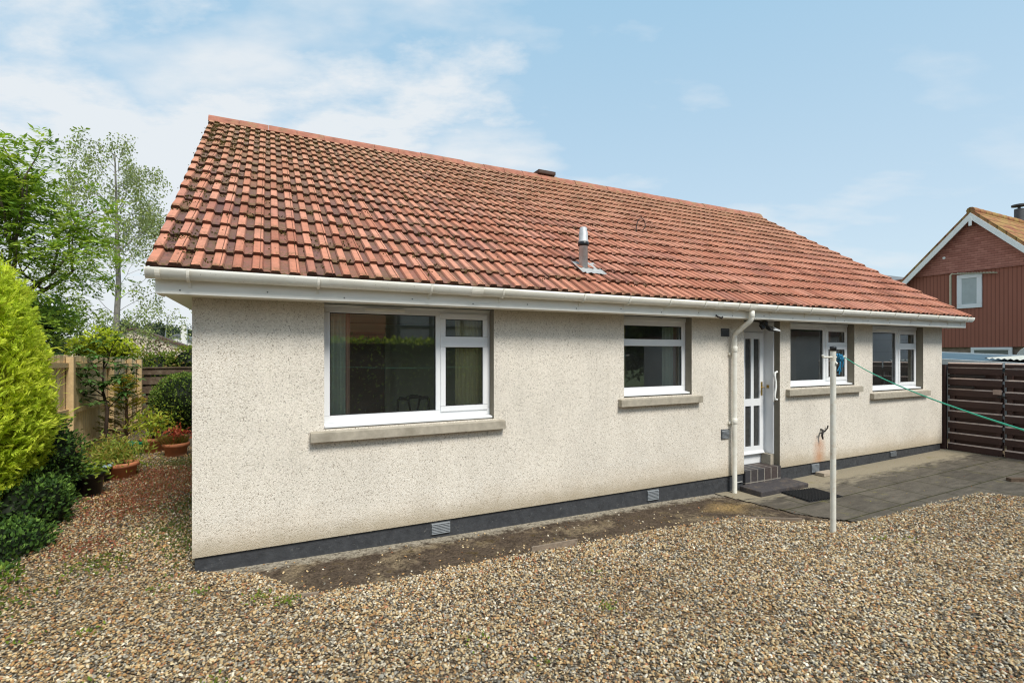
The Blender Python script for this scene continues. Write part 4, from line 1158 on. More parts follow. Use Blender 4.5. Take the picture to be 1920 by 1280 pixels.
# ------------------------------------------------------------------ garden fences on the left
fn = thing('boarded_fence', (-2.4, 7, 0), 'pale new timber close boarded fence along the left boundary', 'fence')
def ft(y): return 2.06 - .021 * y
b = MB()
yy = 3.6
while yy < 10.3:
    b.box(-2.43, -2.412, yy + .003, yy + .122, .05, ft(yy) + random.uniform(-.012, .012)); yy += .125
b.build('boards', 'pale_timber', fn)
b = MB()
for zc in (-.16, -.93, -1.6):
    b.add([(-2.411, 3.6, ft(3.6) + zc - .04), (-2.36, 3.6, ft(3.6) + zc - .04), (-2.36, 10.3, ft(10.3) + zc - .04), (-2.411, 10.3, ft(10.3) + zc - .04), (-2.411, 3.6, ft(3.6) + zc + .04), (-2.36, 3.6, ft(3.6) + zc + .04), (-2.36, 10.3, ft(10.3) + zc + .04), (-2.411, 10.3, ft(10.3) + zc + .04)], [(3, 2, 1, 0), (0, 1, 5, 4), (1, 2, 6, 5), (2, 3, 7, 6), (3, 0, 4, 7), (4, 5, 6, 7)])
b.build('rail', 'pale_post', fn)
for yy in (3.7, 5.4, 7.8, 9.3, 10.3):
    b = MB(); b.box(-2.40, -2.30, yy - .05, yy + .05, 0, ft(yy) - .02); b.build('post', 'pale_post', fn, bevel=.006)
dfn = thing('old_board_fence', (-1, 10.5, 0), 'old dark horizontal board fence across the end of the garden', 'fence')
for k, (za, zb) in enumerate([(1.42, 1.58), (1.17, 1.36), (.94, 1.12), (.70, .88), (.46, .64), (.22, .40)]):
    b = MB(); b.box(-2.38, 1.5, 10.38 + .02 * (k % 2), 10.41 + .02 * (k % 2), za, zb); b.build('board', 'old_timber', dfn, bevel=.004)
b = MB(); b.box(-2.4, 1.5, 10.34, 10.44, 1.585, 1.62); b.build('capping', 'old_timber', dfn, bevel=.005)
for xx in (-2.25, -.6, 1.0):
    b = MB(); b.box(xx, xx + .1, 10.44, 10.54, 0, 1.6); b.build('post', 'old_timber', dfn)

# ------------------------------------------------------------------ plants
def wob(P, k=1.0, seed=0):
    return (np.sin(P[:, 0] * 3.1 * k + seed) * np.cos(P[:, 1] * 2.7 * k + seed * 2) + np.sin(P[:, 2] * 3.7 * k + seed * 3) * .8 + np.cos((P[:, 0] + P[:, 1] - P[:, 2]) * 5.3 * k + seed)) / 2.8
# golden conifer
con = thing('golden_conifer', (-3.25, 2.2, 0), 'tall rounded golden yellow conifer at the left edge', 'conifer')
lv = Leaves()
cc = np.array([-3.36, 2.27, 1.35]); 
n = 22000
d = rdir(n); 
toc = unit((CAM - cc)[None])
d = d[(d @ toc[0] > -.45)]; n = len(d)
rad = np.where(d[:, 2:3] > 0, np.array([[1.58, 1.62, 2.25]]), np.array([[1.58, 1.62, 1.75]]))
lump = 1 + .05 * wob(d * 2.2, 1.0, 1)
P = cc + d * rad * lump[:, None] * rng.uniform(.92, 1.045, (n, 1))
out = unit(d / rad)
side = unit(np.cross(out, np.array([0, 0, 1.0])))
# each spray: a flat fan of shoots pointing out, up and to one side
A = unit(out * .75 + np.array([0, 0, .55]) + side * .35 + rng.normal(0, .28, (n, 3)))
Ln = rng.uniform(.075, .14, n)
cb = np.where((wob(P, 1.3, 4)[:, None] + rng.normal(0, .35, (n, 1))) > -.05, np.array([[.76, .83, .11]]), np.array([[.60, .71, .085]]))
deep = rng.random((n, 1)) < .12
cb = np.where(deep, np.array([[.42, .46, .045]]), cb)
Sv = unit(np.cross(A, rng.normal(0, 1, (n, 3)) * .4 + out))
lv.add(P, A, Ln, .018, cb * rng.uniform(.7, 1.25, (n, 1)))
for k, (f, w_) in enumerate([(.15, .75), (.3, .65), (.45, .55), (.6, .45), (.75, .32)]):
    for sg in (1, -1):
        Dk = unit(A * .8 + Sv * sg * .75 + rng.normal(0, .12, (n, 3)))
        lv.add(P + A * (Ln * f)[:, None], Dk, Ln * w_, .015, cb * rng.uniform(.75, 1.3, (n, 1)))
m_ = rng.random(n) < .035
for k in range(4):
    lv.add(P[m_] + A[m_] * .06 * k, A[m_] + rng.normal(0, .45, (m_.sum(), 3)), .13, .016, cb[m_] * rng.uniform(.7, 1.1, (m_.sum(), 1)))
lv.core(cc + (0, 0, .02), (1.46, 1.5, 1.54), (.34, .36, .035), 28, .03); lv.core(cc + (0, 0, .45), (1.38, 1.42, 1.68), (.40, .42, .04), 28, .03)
lv.build('foliage', 'needle', con)
b = MB(); b.tube([(-3.25, 2.22, -.1), (-3.25, 2.22, 1.0)], .09, 8); b.build('trunk', 'bark', con)

def blob(lv, c, r, n, L, W, pal, up=.25, out_k=.8, pp=None, deep=.12, keep=None, inner=.12, lumps=.1, k=2., corecol=(.012, .018, .008), corek=.86, sd=1):
    c = np.array(c, float); r = np.array(r, float)
    d = rdir(n)
    lump = 1 + lumps * wob(d * k, 1., sd)
    P = c + d * r * lump[:, None] * (1 - inner * rng.random((n, 1)) ** 1.5)
    D = unit(d / r) * out_k + rng.normal(0, .55, (n, 3)) + np.array([0, 0, up])
    C = pick(pal, n, pp) * rng.uniform(.65, 1.3, (n, 1))
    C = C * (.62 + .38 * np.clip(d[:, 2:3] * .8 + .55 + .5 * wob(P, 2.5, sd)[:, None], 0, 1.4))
    if keep is not None:
        m = keep(P); P, D, C = P[m], D[m], C[m]
    nn = len(P)
    lv.add(P, D, rng.uniform(.7, 1.25, nn) * L, rng.uniform(.7, 1.2, nn) * W, C, unit(d[:nn] + rng.normal(0, .5, (nn, 3))) if keep is None else None)
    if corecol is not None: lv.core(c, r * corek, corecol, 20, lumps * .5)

# dark evergreen shrub under the conifer
sh = thing('evergreen_shrub', (-1.7, 1.6, 0), 'dark green small leaved shrub growing at the foot of the golden conifer', 'shrub')
lv = Leaves()
G = [(.045, .10, .022), (.075, .15, .03), (.13, .23, .045), (.03, .06, .018)]
for c_, r_, n_ in [((-2.0, 3.1, .52), (.40, .52, .60), 3800), ((-1.78, 2.1, .22), (.33, .5, .40), 3200), ((-1.68, 1.25, .06), (.32, .45, .25), 2200), ((-1.78, .62, .0), (.34, .4, .16), 1300)]:
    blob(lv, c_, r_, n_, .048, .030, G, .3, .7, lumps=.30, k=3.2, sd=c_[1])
    blob(lv, c_, [q * 1.14 for q in r_], n_ // 9, .055, .032, [(.10, .19, .035), (.16, .27, .05)], .7, 1.2, lumps=.35, k=4, sd=c_[1] + 2, corecol=None)
blob(lv, (-1.72, .45, .03), (.42, .45, .10), 700, .05, .034, [(.10, .17, .02), (.16, .22, .03)], .6, .4, corecol=None)
lv.build('foliage', 'glossy_leaf', sh)

# clipped round bush
rb = thing('round_bush', (-1.35, 9.1, 0), 'clipped round dark green bush in front of the old board fence', 'bush')
lv = Leaves()
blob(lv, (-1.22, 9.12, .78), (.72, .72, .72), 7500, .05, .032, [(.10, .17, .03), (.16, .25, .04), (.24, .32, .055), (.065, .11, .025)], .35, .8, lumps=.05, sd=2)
lv.build('foliage', 'glossy_leaf', rb)

# ivy-like hedge over the end fence
hd = thing('boundary_hedge', (-1.6, 12.3, 0), 'loose green hedge showing above the old dark board fence', 'hedge')
lv = Leaves()
for c_, r_, n_ in [((-2.3, 12.2, 1.35), (.75, .5, .62), 2600), ((-1.3, 12.2, 1.5), (.8, .5, .72), 2800), ((-.2, 12.3, 1.5), (.8, .5, .8), 1500)]:
    blob(lv, c_, r_, n_, .09, .05, [(.12, .19, .03), (.19, .27, .035), (.27, .30, .06), (.30, .21, .07)], .2, .6, lumps=.2, sd=c_[0], pp=[.35, .35, .2, .1])
lv.build('foliage', 'leaf', hd)

def branchy(b, p, d, L, r, depth, tips, spread=.55, up=.15, seg=4, shrink=.72, mi=0, nb=(2, 3)):
    pts = [Vector(p)]; rr = [r]; d = Vector(d).normalized()
    for i in range(seg):
        d = (d + Vector((random.gauss(0, .12), random.gauss(0, .12), random.gauss(0, .08) + up * .15))).normalized()
        pts.append(pts[-1] + d * L / seg); rr.append(r * (1 - .45 * (i + 1) / seg))
    b.tube(pts, rr, 6, mi, False)
    if depth == 0:
        tips.append((pts[-1], d.copy())); tips.append((pts[-2], d.copy()))
        return
    for k in range(random.randint(*nb)):
        q = random.choice(pts[2:]) if k else pts[-1]
        nd = (d + Vector((random.gauss(0, spread), random.gauss(0, spread), random.gauss(0, spread * .6) + up))).normalized()
        branchy(b, q, nd, L * shrink * random.uniform(.8, 1.15), r * .55, depth - 1, tips, spread, up, seg, shrink, mi, nb)

def pinnate(lv, P, D, L, nl, ll, lw, pal, droop=.25):
    """compound leaves: pairs of leaflets along a drooping stalk"""
    n = len(P); D = unit(D)
    S = unit(np.cross(D, np.array([0, 0, 1.0])[None] + rng.normal(0, .25, (n, 3))))
    C0 = pick(pal, n) * rng.uniform(.7, 1.3, (n, 1))
    for k in range(nl):
        f = (k + 1) / nl
        Q = P + D * (L * f)[:, None] + np.array([0, 0, -1.]) * (droop * L * f * f)[:, None]
        for sg in (1, -1):
            if k == nl - 1 and sg == -1: continue
            dd = D * (.55 if k < nl - 1 else 1) + S * sg * (.85 if k < nl - 1 else 0) + np.array([0, 0, -.25]) + rng.normal(0, .12, (n, 3))
            lv.add(Q, dd, ll * rng.uniform(.8, 1.15, n), lw, C0 * rng.uniform(.85, 1.15, (n, 1)), np.tile([[0, 0, 1.]], (n, 1)) + rng.normal(0, .25, (n, 3)))

# ash tree
ash = thing('ash_tree', (-4.0, 7.5, 0), 'leafy ash tree with feathery bright green leaves behind the conifer', 'tree')
b = MB(); tips = []
b.tube([(-4.0, 7.5, -.1), (-3.98, 7.5, 1.6), (-3.9, 7.45, 3.0)], [.13, .11, .08], 8)
for dd, L_ in (((.15, -.1, 1), 1.3), ((.65, -.35, .45), 1.0), ((-.5, .3, .8), 1.4), ((.45, -.5, .9), 1.3), ((.65, .2, .25), 1.2), ((-.3, -.5, .5), 1.2)):
    branchy(b, (-3.9, 7.45, random.uniform(2.5, 3.0)), dd, L_, .05, 2, tips, .5, .2)
b.build('trunk', 'bark', ash)
lv = Leaves()
P = []; D = []
for p, d in tips:
    for k in range(random.randint(7, 11)):
        P.append(p + Vector((random.gauss(0, .15), random.gauss(0, .15), random.gauss(0, .13)))); D.append(d * .6 + Vector((random.gauss(0, .6), random.gauss(0, .6), random.gauss(.05, .4))))
P = np.array(P); D = np.array(D)
AP = [(.23, .36, .06), (.30, .44, .07), (.40, .53, .11), (.15, .26, .045)]
pinnate(lv, P, D, rng.uniform(.24, .40, len(P)), 6, .135, .05, AP)
# fuller lower shelves
n = 850; c0 = pick([(-3.0, 7.1, 3.2), (-3.5, 7.3, 3.7), (-2.75, 6.95, 3.65), (-4.1, 7.5, 4.5), (-3.2, 7.1, 2.6), (-2.45, 6.8, 3.75), (-3.9, 7.4, 5.2), (-3.35, 7.2, 5.3), (-3.2, 7.1, 4.5)], n)
P = c0 + rng.normal(0, 1, (n, 3)) * (.40, .40, .28); D = rng.normal(0, 1, (n, 3)) * (1, 1, .4)
pinnate(lv, P, D, rng.uniform(.22, .36, n), 5, .11, .042, AP)
lv.build('crown', 'leaf', ash)

# birch
bi = thing('birch_tree', (-3.5, 13.3, 0), 'slender airy birch tree with drooping twigs behind the ash', 'tree')
b = MB(); tips = []
tp = [(-3.6, 13.4, 0), (-3.55, 13.4, 2), (-3.45, 13.35, 4), (-3.5, 13.4, 6), (-3.55, 13.4, 8.0)]
b.tube(tp, [.11, .09, .07, .04, .015], 8)
for _ in range(62):
    z = random.uniform(1.6, 7.9); q = Vector((-3.5 + random.gauss(0, .05), 13.38, z)); a = random.uniform(0, 6.28)
    L_ = .5 + (8.4 - z) * .13
    L_ = min(L_, 1.15)
    branchy(b, q, (math.cos(a) * .8, math.sin(a) * .8, .65), L_, .009, 1, tips, .45, -.05, 4, .8)
b.build('trunk', 'birch_bark', bi)
lv = Leaves(); P = []; 
for p, d in tips:
    k = random.randint(16, 28); dz = np.linspace(0, 1, k) ** 1.1 * random.uniform(.35, .95)
    sx, sy = random.gauss(0, .16), random.gauss(0, .16)
    Q = np.array(p)[None] + np.stack([d.x * .25 * np.sqrt(dz) + sx * dz, d.y * .25 * np.sqrt(dz) + sy * dz, -dz + .08], 1) + rng.normal(0, .055, (k, 3))
    P.append(Q)
P = np.concatenate(P); n = len(P)
P = np.repeat(P, 2, 0) + rng.normal(0, .06, (2 * n, 3)); n = len(P)
lv.add(P, rng.normal(0, .5, (n, 3)) + (0, 0, -.6), rng.uniform(.05, .085, n), .045, pick([(.29, .35, .14), (.23, .29, .11), (.38, .44, .19), (.18, .24, .09)], n) * rng.uniform(.7, 1.3, (n, 1)))
lv.build('crown', 'leaf', bi)
# dense dark shrub mass below the two trees
def bushy(nm, loc, label, cat, parts, pal, L, W, mat='leaf', up=.2, lumps=.2, core=(.012, .018, .008), corek=.78, group=None):
    t_ = thing(nm, loc, label, cat, group); lv = Leaves()
    for i, (c_, r_, n_) in enumerate(parts):
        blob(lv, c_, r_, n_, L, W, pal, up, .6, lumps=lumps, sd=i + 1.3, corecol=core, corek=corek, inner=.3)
    lv.build('foliage', mat, t_)
    return t_
bushy('tall_shrub', (-4.6, 10, 0), 'dense mid green shrub filling the gap behind the pale fence', 'shrub', [((-4.5, 10.0, 2.4), (.7, .6, .8), 1700), ((-4.0, 9.6, 2.75), (.6, .5, .5), 1400), ((-5.4, 10.5, 2.3), (.8, .6, .9), 1300)], [(.11, .20, .045), (.17, .28, .055), (.24, .36, .075)], .12, .06, lumps=.3, corek=.6)
bushy('yellow_shrub', (-3.5, 11.8, 0), 'bright yellow green shrub peeping over the pale fence', 'shrub', [((-3.35, 11.2, 2.25), (.40, .35, .42), 800), ((-2.95, 11.1, 2.05), (.42, .35, .3), 650), ((-3.75, 11.3, 2.1), (.34, .3, .3), 420)], [(.50, .58, .04), (.60, .66, .06), (.38, .48, .04)], .11, .05, lumps=.3, core=(.08, .1, .01), corek=.6)
bushy('purple_shrub', (-4.25, 10.5, 0), 'dark purple leaved shrub between the conifer and the trees', 'shrub', [((-4.3, 9.4, 2.95), (.32, .3, .22), 420), ((-4.15, 9.5, 2.55), (.25, .3, .25), 250)], [(.05, .016, .02), (.08, .025, .028)], .08, .05, core=None)
bushy('pink_shrub', (-3.9, 17, 0), 'loose pinkish shrub in front of the cream gable', 'shrub', [((-3.75, 17, 1.95), (.85, .5, .65), 900), ((-2.95, 16.7, 2.0), (.4, .4, .5), 350)], [(.17, .09, .08), (.23, .12, .10), (.12, .12, .04)], .08, .05, core=None)
# small rhododendron-like tree with whorled leaves
rh = thing('standard_tree', (-2.08, 6.2, 0), 'thin stemmed small tree with dark drooping leaf whorls before the pale fence', 'tree')
b = MB(); tips = []
b.tube([(-2.05, 6.2, .2), (-2.07, 6.2, .6), (-2.05, 6.2, .95), (-2.12, 6.2, 1.3), (-2.10, 6.2, 1.9)], [.034, .03, .028, .022, .01], 8)
for q, dd in [((-2.06, 6.2, .95), (.5, -.3, .6)), ((-2.08, 6.2, 1.05), (-.8, .2, .5)), ((-2.1, 6.2, 1.2), (-.6, -.5, .7)), ((-2.12, 6.2, 1.35), (.7, .2, .6)), ((-2.1, 6.2, 1.5), (-.7, .3, .6)), ((-2.1, 6.2, 1.7), (.4, -.4, .8)), ((-2.1, 6.2, 1.2), (-.9, -.3, .2))]:
    branchy(b, q, dd, .42, .012, 1, tips, .5, .15, 3, .8)
tips.append((Vector((-2.1, 6.2, 1.95)), Vector((0, 0, 1))))
for _ in range(58):
    tips.append((Vector((-2.15 + random.gauss(0, .24), 6.2 + random.gauss(0, .24), random.uniform(1.0, 2.0))), Vector((0, 0, 1))))
b.build('trunk', 'dark_bark', rh)
lv = Leaves()
for p, d in tips:
    k = 9; a = np.linspace(0, 6.28, k, endpoint=False) + random.random()
    Dd = np.stack([np.cos(a), np.sin(a), rng.uniform(-.65, .25, k)], 1)
    lv.add(np.repeat(np.array(p)[None], k, 0), Dd, rng.uniform(.12, .19, k), .055, shade((.10, .19, .05), k, .4), np.tile([[0, 0, 1.]], (k, 1)))
lv.build('crown', 'glossy_leaf', rh)

# pots -------------------------------------------------------------------
def pot(nm, c, rt, rb_, h, mat, label, rim=.035, rimmat=None):
    t_ = thing(nm, c, label, 'plant pot')
    b = MB(); e = .02
    b.lathe([(0, 0), (rb_, 0), (rt - .015, h - .07), (rt + rim * .5, h - .065), (rt + rim * .55, h - .006), (rt + rim * .4, h), (rt - e, h), (rt - e - .01, h - .05)], c, 30)
    b.build('pot_body', mat, t_)
    b = MB(); b.lathe([(0, h - .035), (rt - e + .002, h - .045)], c, 20); b.build('soil', 'soil', t_)
    if rimmat:
        b = MB(); b.lathe([(rt + rim * .58, h - .03), (rt + rim * .58, h + .004), (rt - e - .003, h + .004)], c, 26); b.build('rim', rimmat, t_)
    return t_
def plant(nm, c, label, cat='plant', group=None): return thing(nm, c, label, cat, group)
pot('terracotta_pot', (-.96, 5.95, 0), .205, .16, .30, 'terracotta', 'round terracotta pot with red topped heather nearest the house wall')
pot('terracotta_pot', (-1.42, 6.6, 0), .21, .165, .33, 'terracotta', 'terracotta pot holding yellow green plant beside the green glazed pot')
pot('glazed_pot', (-1.68, 6.42, 0), .14, .09, .30, 'green_glaze', 'glossy green glazed pot between two terracotta pots', .02)
pot('terracotta_pot', (-1.47, 4.45, 0), .22, .17, .28, 'terracotta', 'wide terracotta pot of low green plants at the bend of the gravel')
pot('dark_pot', (-1.68, 4.25, 0), .15, .11, .30, 'black_plastic', 'black pot with pale blue rim beside the wide terracotta pot', .02, 'pot_rim_blue')
pot('dark_pot', (-1.62, 3.42, 0), .19, .15, .36, 'black_plastic', 'large plain black pot nearest the dark green shrub')
# heather with red tips
pl = plant('heather', (-.98, 5.95, .27), 'bronze green heather with orange red tips in the terracotta pot', 'plant')
lv = Leaves(); n = 900; a = rng.uniform(0, 6.28, n); r_ = np.sqrt(rng.random(n)) * .17
P = np.stack([-.99 + r_ * np.cos(a), 5.95 + r_ * np.sin(a), np.full(n, .26)], 1); D = np.stack([np.cos(a) * r_ * 4.5, np.sin(a) * r_ * 4.5, np.ones(n)], 1) + rng.normal(0, .2, (n, 3))
lv.add(P, D, rng.uniform(.10, .24, n), .012, pick([(.16, .14, .03), (.22, .13, .03), (.13, .15, .03), (.26, .12, .04)], n))
n = 150; a = rng.uniform(0, 6.28, n); P = np.stack([-.93 + rng.normal(0, .10, n), 5.95 + rng.normal(0, .08, n), .46 + rng.normal(0, .06, n)], 1)
lv.add(P, rng.normal(0, .6, (n, 3)) + (0, 0, .5), .07, .03, pick([(.50, .10, .05), (.55, .16, .09), (.40, .06, .04)], n))
lv.build('foliage', 'leaf', pl)
pl = plant('nandina', (-1.42, 6.6, .3), 'yellow green leafy plant growing in the rear terracotta pot', 'plant')
lv = Leaves(); b = MB()
for k in range(8):
    a = k * .8; b.tube([(-1.42, 6.6, .28), (-1.42 + .08 * math.cos(a), 6.6 + .08 * math.sin(a), .5), (-1.42 + .18 * math.cos(a), 6.6 + .18 * math.sin(a), .72)], .006, 5)
b.build('stem', 'dark_bark', pl)
n = 620; P = np.array([-1.42, 6.55, .60]) + rng.normal(0, 1, (n, 3)) * (.19, .17, .14)
lv.add(P, rng.normal(0, .6, (n, 3)) + (0, 0, .15), rng.uniform(.07, .12, n), .034, pick([(.40, .48, .05), (.48, .54, .07), (.24, .36, .05), (.50, .42, .06)], n))
lv.build('foliage', 'leaf', pl)
pl = plant('low_plant', (-1.5, 4.45, .25), 'low spiky light green plant spilling from the wide terracotta pot', 'plant')
lv = Leaves(); n = 1700; P = np.array([-1.60, 4.65, .37]) + rng.normal(0, 1, (n, 3)) * (.20, .26, .13)
lv.add(P, rng.normal(0, .5, (n, 3)) + (0, 0, .5), rng.uniform(.06, .11, n), .022, pick([(.30, .37, .06), (.40, .43, .09), (.19, .29, .05), (.40, .32, .08)], n))
lv.build('foliage', 'leaf', pl)
pl = plant('bright_plant', (-1.55, 3.42, .34), 'bright lime leaves drooping over the large black pot', 'plant')
lv = Leaves(); n = 130; a = rng.uniform(0, 6.28, n)
lv.add(np.array([-1.56, 3.4, .40]) + rng.normal(0, 1, (n, 3)) * (.10, .12, .05), np.stack([np.cos(a), np.sin(a), rng.uniform(-.5, .3, n)], 1), rng.uniform(.08, .14, n), .035, pick([(.24, .34, .03), (.32, .40, .05), (.14, .22, .03)], n))
lv.build('foliage', 'leaf', pl)
# spindly bronze conifer by the fence
cf = thing('young_conifer', (-1.95, 7.05, 0), 'young spindly conifer with bronze yellow tips before the pale fence', 'conifer')
b = MB(); b.tube([(-1.95, 7.05, 0), (-1.94, 7.05, .7), (-1.95, 7.05, 1.55)], [.035, .028, .008], 8)
lv = Leaves()
for k in range(120):
    z = random.uniform(.3, 1.5); a = random.uniform(0, 6.28); L_ = (1.62 - z) * .32 + .07
    e = Vector((-1.95 + L_ * math.cos(a), 7.05 + L_ * math.sin(a), z + L_ * .35)); s_ = Vector((-1.945, 7.05, z))
    b.tube([s_, e], [.006, .003], 4)
    m = 26; f = rng.uniform(.25, 1.05, m)[:, None]
    P = np.array(s_)[None] * (1 - f) + np.array(e)[None] * f
    lo = z < .85
    lv.add(P, np.array(e - s_)[None] * 1.2 + rng.normal(0, .13, (m, 3)), rng.uniform(.05, .09, m), .016, pick([(.46, .42, .05), (.34, .36, .05), (.58, .38, .06)] if not lo else [(.28, .24, .08), (.32, .24, .11), (.24, .28, .07)], m))
b.build('trunk', 'pink_bark', cf)
lv.build('foliage', 'needle', cf)

# creeping plants and weeds on the side strip of gravel
lv = Leaves()
cl = [(-.7, 4.3, .7, .7, 'r'), (-1.0, 3.6, .5, .5, 'r'), (-.5, 3.2, .5, .6, 'r'), (-1.1, 2.9, .4, .4, 'r'), (-.35, 5.0, .4, .5, 'g'), (-.8, 5.2, .5, .35, 'g'), (-.25, 2.3, .35, .5, 'g'), (-.9, 2.2, .5, .5, 'r'), (-.3, 1.3, .3, .4, 'g'), (-1.0, 1.1, .3, .3, 'r'), (-.8, .5, .22, .3, 'y'), (-.15, .6, .15, .5, 'g'), (-1.3, -.1, .3, .3, 'y'), (-1.55, -.5, .3, .25, 'r'), (-1.25, 4.35, .35, .3, 'r')]
palw = {'r': [(.34, .10, .065), (.26, .11, .06), (.20, .15, .055), (.38, .15, .09)], 'g': [(.12, .17, .045), (.17, .21, .055), (.20, .17, .07)], 'y': [(.17, .24, .03), (.12, .19, .03), (.2, .2, .05)]}
for cx_, cy_, rx, ry, k in cl:
    n = int(950 * rx * ry / .25) if k != 'y' else 260
    x = cx_ + rng.normal(0, rx * .6, n); y = cy_ + rng.normal(0, ry * .6, n)
    m = (x < -.02) | (y < -.02); x = x[m]; y = y[m]; n = len(x)
    P = np.stack([x, y, gz(x, y) + rng.uniform(.005, .035, n)], 1)
    lv.add(P, rng.normal(0, .7, (n, 3)) + (0, 0, .25), rng.uniform(.018, .045, n), .02, pick(palw[k], n) * rng.uniform(.6, 1.3, (n, 1)))
for cx_, cy_, k, n in [(.75, -1.0, 'y', 60), (.55, -.85, 'y', 40), (.1, -.6, 'y', 25), (.35, -1.9, 'y', 30), (-.5, -.9, 'y', 25), (-.2, -.35, 'y', 25), (1.9, -2.15, 'y', 20), (3.0, -2.1, 'y', 34), (3.3, -1.55, 'y', 14), (6.6, -2.15, 'y', 20), (6.9, -2.3, 'y', 14), (2.2, -2.55, 'y', 14), (2.75, -1.0, 'r', 14), (3.5, -.98, 'r', 14), (3.25, -1.15, 'r', 8), (-.9, -.85, 'y', 20), (-.35, -1.6, 'y', 22)]:
    x = cx_ + rng.normal(0, .05, n); y = cy_ + rng.normal(0, .05, n)
    P = np.stack([x, y, gz(x, y) + rng.uniform(.015, .04, n)], 1)
    lv.add(P, rng.normal(0, .6, (n, 3)) + (0, 0, .6), rng.uniform(.02, .04, n), .016, pick(palw[k], n) * rng.uniform(.9, 1.5, (n, 1)))
tag(lv.build('weeds', 'leaf'), 'reddish creeping plants and green weeds spreading through the gravel', 'weeds', kind='stuff')
# scattered dead leaves and petals
lv = Leaves(); n = 260
x = np.concatenate([rng.uniform(-2, 4.5, n // 2), rng.uniform(6, 12.5, n // 2)]); y = np.concatenate([rng.uniform(-3.2, -.2, n // 2), rng.uniform(-2.6, -.15, n // 2)])
P = np.stack([x, y, gz(x, y) + .024], 1)
lv.add(P, rng.normal(0, 1, (n, 3)) * (1, 1, .15), rng.uniform(.012, .03, n), .014, pick([(.30, .10, .03), (.38, .28, .06), (.24, .09, .04), (.34, .20, .05), (.30, .30, .05)], n), np.tile([[0, 0, 1.]], (n, 1)))
tag(lv.build('fallen_leaves', 'leaf'), 'small fallen brown and yellow leaves scattered over gravel and patio', 'leaves', kind='stuff')

# ------------------------------------------------------------------ far left background
cg = thing('cream_gabled_house', (-6, 33, 0), 'cream gabled house with brown roof far beyond the garden', 'house')
b = MB(); b.prism([(-9.5, 0), (-9.5, 2.45), (-6.6, 3.35), (-3.6, 2.15), (-3.6, 0)], 'y', 31, 33); b.build('wall', 'cream_render', cg)
b = MB(); b.prism([(-9.9, 2.42), (-6.6, 3.47), (-3.1, 2.05), (-3.1, 1.93), (-6.6, 3.34), (-9.9, 2.3)], 'y', 30.85, 33.1); b.build('roof', 'brown_roof', cg)
wh = thing('white_house', (-5, 44, 0), 'white walled house with tall white chimney far beyond the garden', 'house')
b = MB(); b.prism([(-8.5, 0), (-8.5, 2.3), (-6.1, 3.35), (-3.5, 2.3), (-3.5, 0)], 'y', 43, 50); b.build('wall', 'pale_render', wh)
b = MB(); b.prism([(-8.8, 2.25), (-6.1, 3.5), (-3.2, 2.25), (-3.2, 2.12), (-6.1, 3.34), (-8.8, 2.12)], 'y', 42.8, 50.2); b.build('roof', 'slate', wh)
b = MB(); b.box(-5.75, -5.35, 42.2, 42.7, 1.5, 4.2); b.build('chimney', 'pale_render', wh)
b = MB(); b.tube([(-10.9, 67, 0), (-10.6, 67, 4.4), (-10.35, 67, 6.4)], [.09, .08, .05], 6); tag(b.build('mast', 'grey_metal', None, (-10.7, 67, 0)), 'thin grey mast rising between the far trees', 'mast')
for i, (cx_, cy_, r_, zt, lab) in enumerate([(-13.9, 80, 2.6, 6.4, 'distant dark tree left of the thin mast'), (-9.6, 79, 2.4, 5.9, 'distant dark tree behind the tall white chimney'), (-17.5, 84, 3.5, 6.0, 'distant dark tree partly hidden by the birch twigs')]):
    t_ = thing('distant_tree', (cx_, cy_, 0), lab, 'tree', 'distant trees beyond the rooftops')
    b = MB(); b.tube([(cx_, cy_, 0), (cx_, cy_, zt - 1.5)], .25, 6); b.build('trunk', 'dark_bark', t_)
    lv = Leaves()
    for q in range(5):
        blob(lv, (cx_ + random.gauss(0, r_ * .4), cy_ + random.gauss(0, .6), zt - r_ * .8 + random.gauss(0, .5)), (r_ * .6, r_ * .6, r_ * .62), 420, .42, .28, [(.05, .075, .05), (.07, .10, .06), (.09, .12, .08)], .2, .6, lumps=.25, sd=q + i, corecol=(.035, .05, .035))
    lv.build('crown', 'leaf', t_)
lv = Leaves()
for k in range(70):
    a_ = R(-95 + k * 1.75); rr_ = 105 + random.gauss(0, 6)
    if -12 < math.degrees(a_) < -3: continue
    h_ = random.uniform(2.2, 3.6)
    blob(lv, (.6 + rr_ * math.sin(a_), -5 + rr_ * math.cos(a_), 1.2), (3.2, 3.2, h_), 170, .9, .6, [(.05, .075, .045), (.07, .10, .055), (.09, .12, .07)], .2, .6, lumps=.3, sd=k, corecol=(.035, .05, .032))
tag(lv.build('distant_woods', 'leaf'), 'distant low line of dark trees along the horizon beyond the gardens', 'woods', kind='stuff')

# ------------------------------------------------------------------ behind the camera, seen in the window glass
bh = thing('clipped_hedge', (3, -9.6, 0), 'long clipped green hedge reflected in the largest window', 'hedge')
lv = Leaves()
n = 9000
P = np.stack([rng.uniform(-4, 11, n), -9.0 - rng.random(n) ** 2 * .8, rng.uniform(.05, 2.35, n)], 1)
tp_ = rng.random(n) < .35; P[tp_, 2] = 2.32 + rng.normal(0, .05, tp_.sum()); P[tp_, 1] = -9.0 - rng.random(tp_.sum()) * 1.0
lv.add(P, rng.normal(0, .6, (n, 3)) + (0, .5, .4), .12, .07, pick([(.16, .25, .03), (.26, .36, .05), (.36, .44, .07), (.08, .13, .03)], n))
V = np.array([(-4, -9.1, 0), (11, -9.1, 0), (11, -9.1, 2.25), (-4, -9.1, 2.25), (-4, -10.1, 0), (11, -10.1, 0), (11, -10.1, 2.25), (-4, -10.1, 2.25)], float)
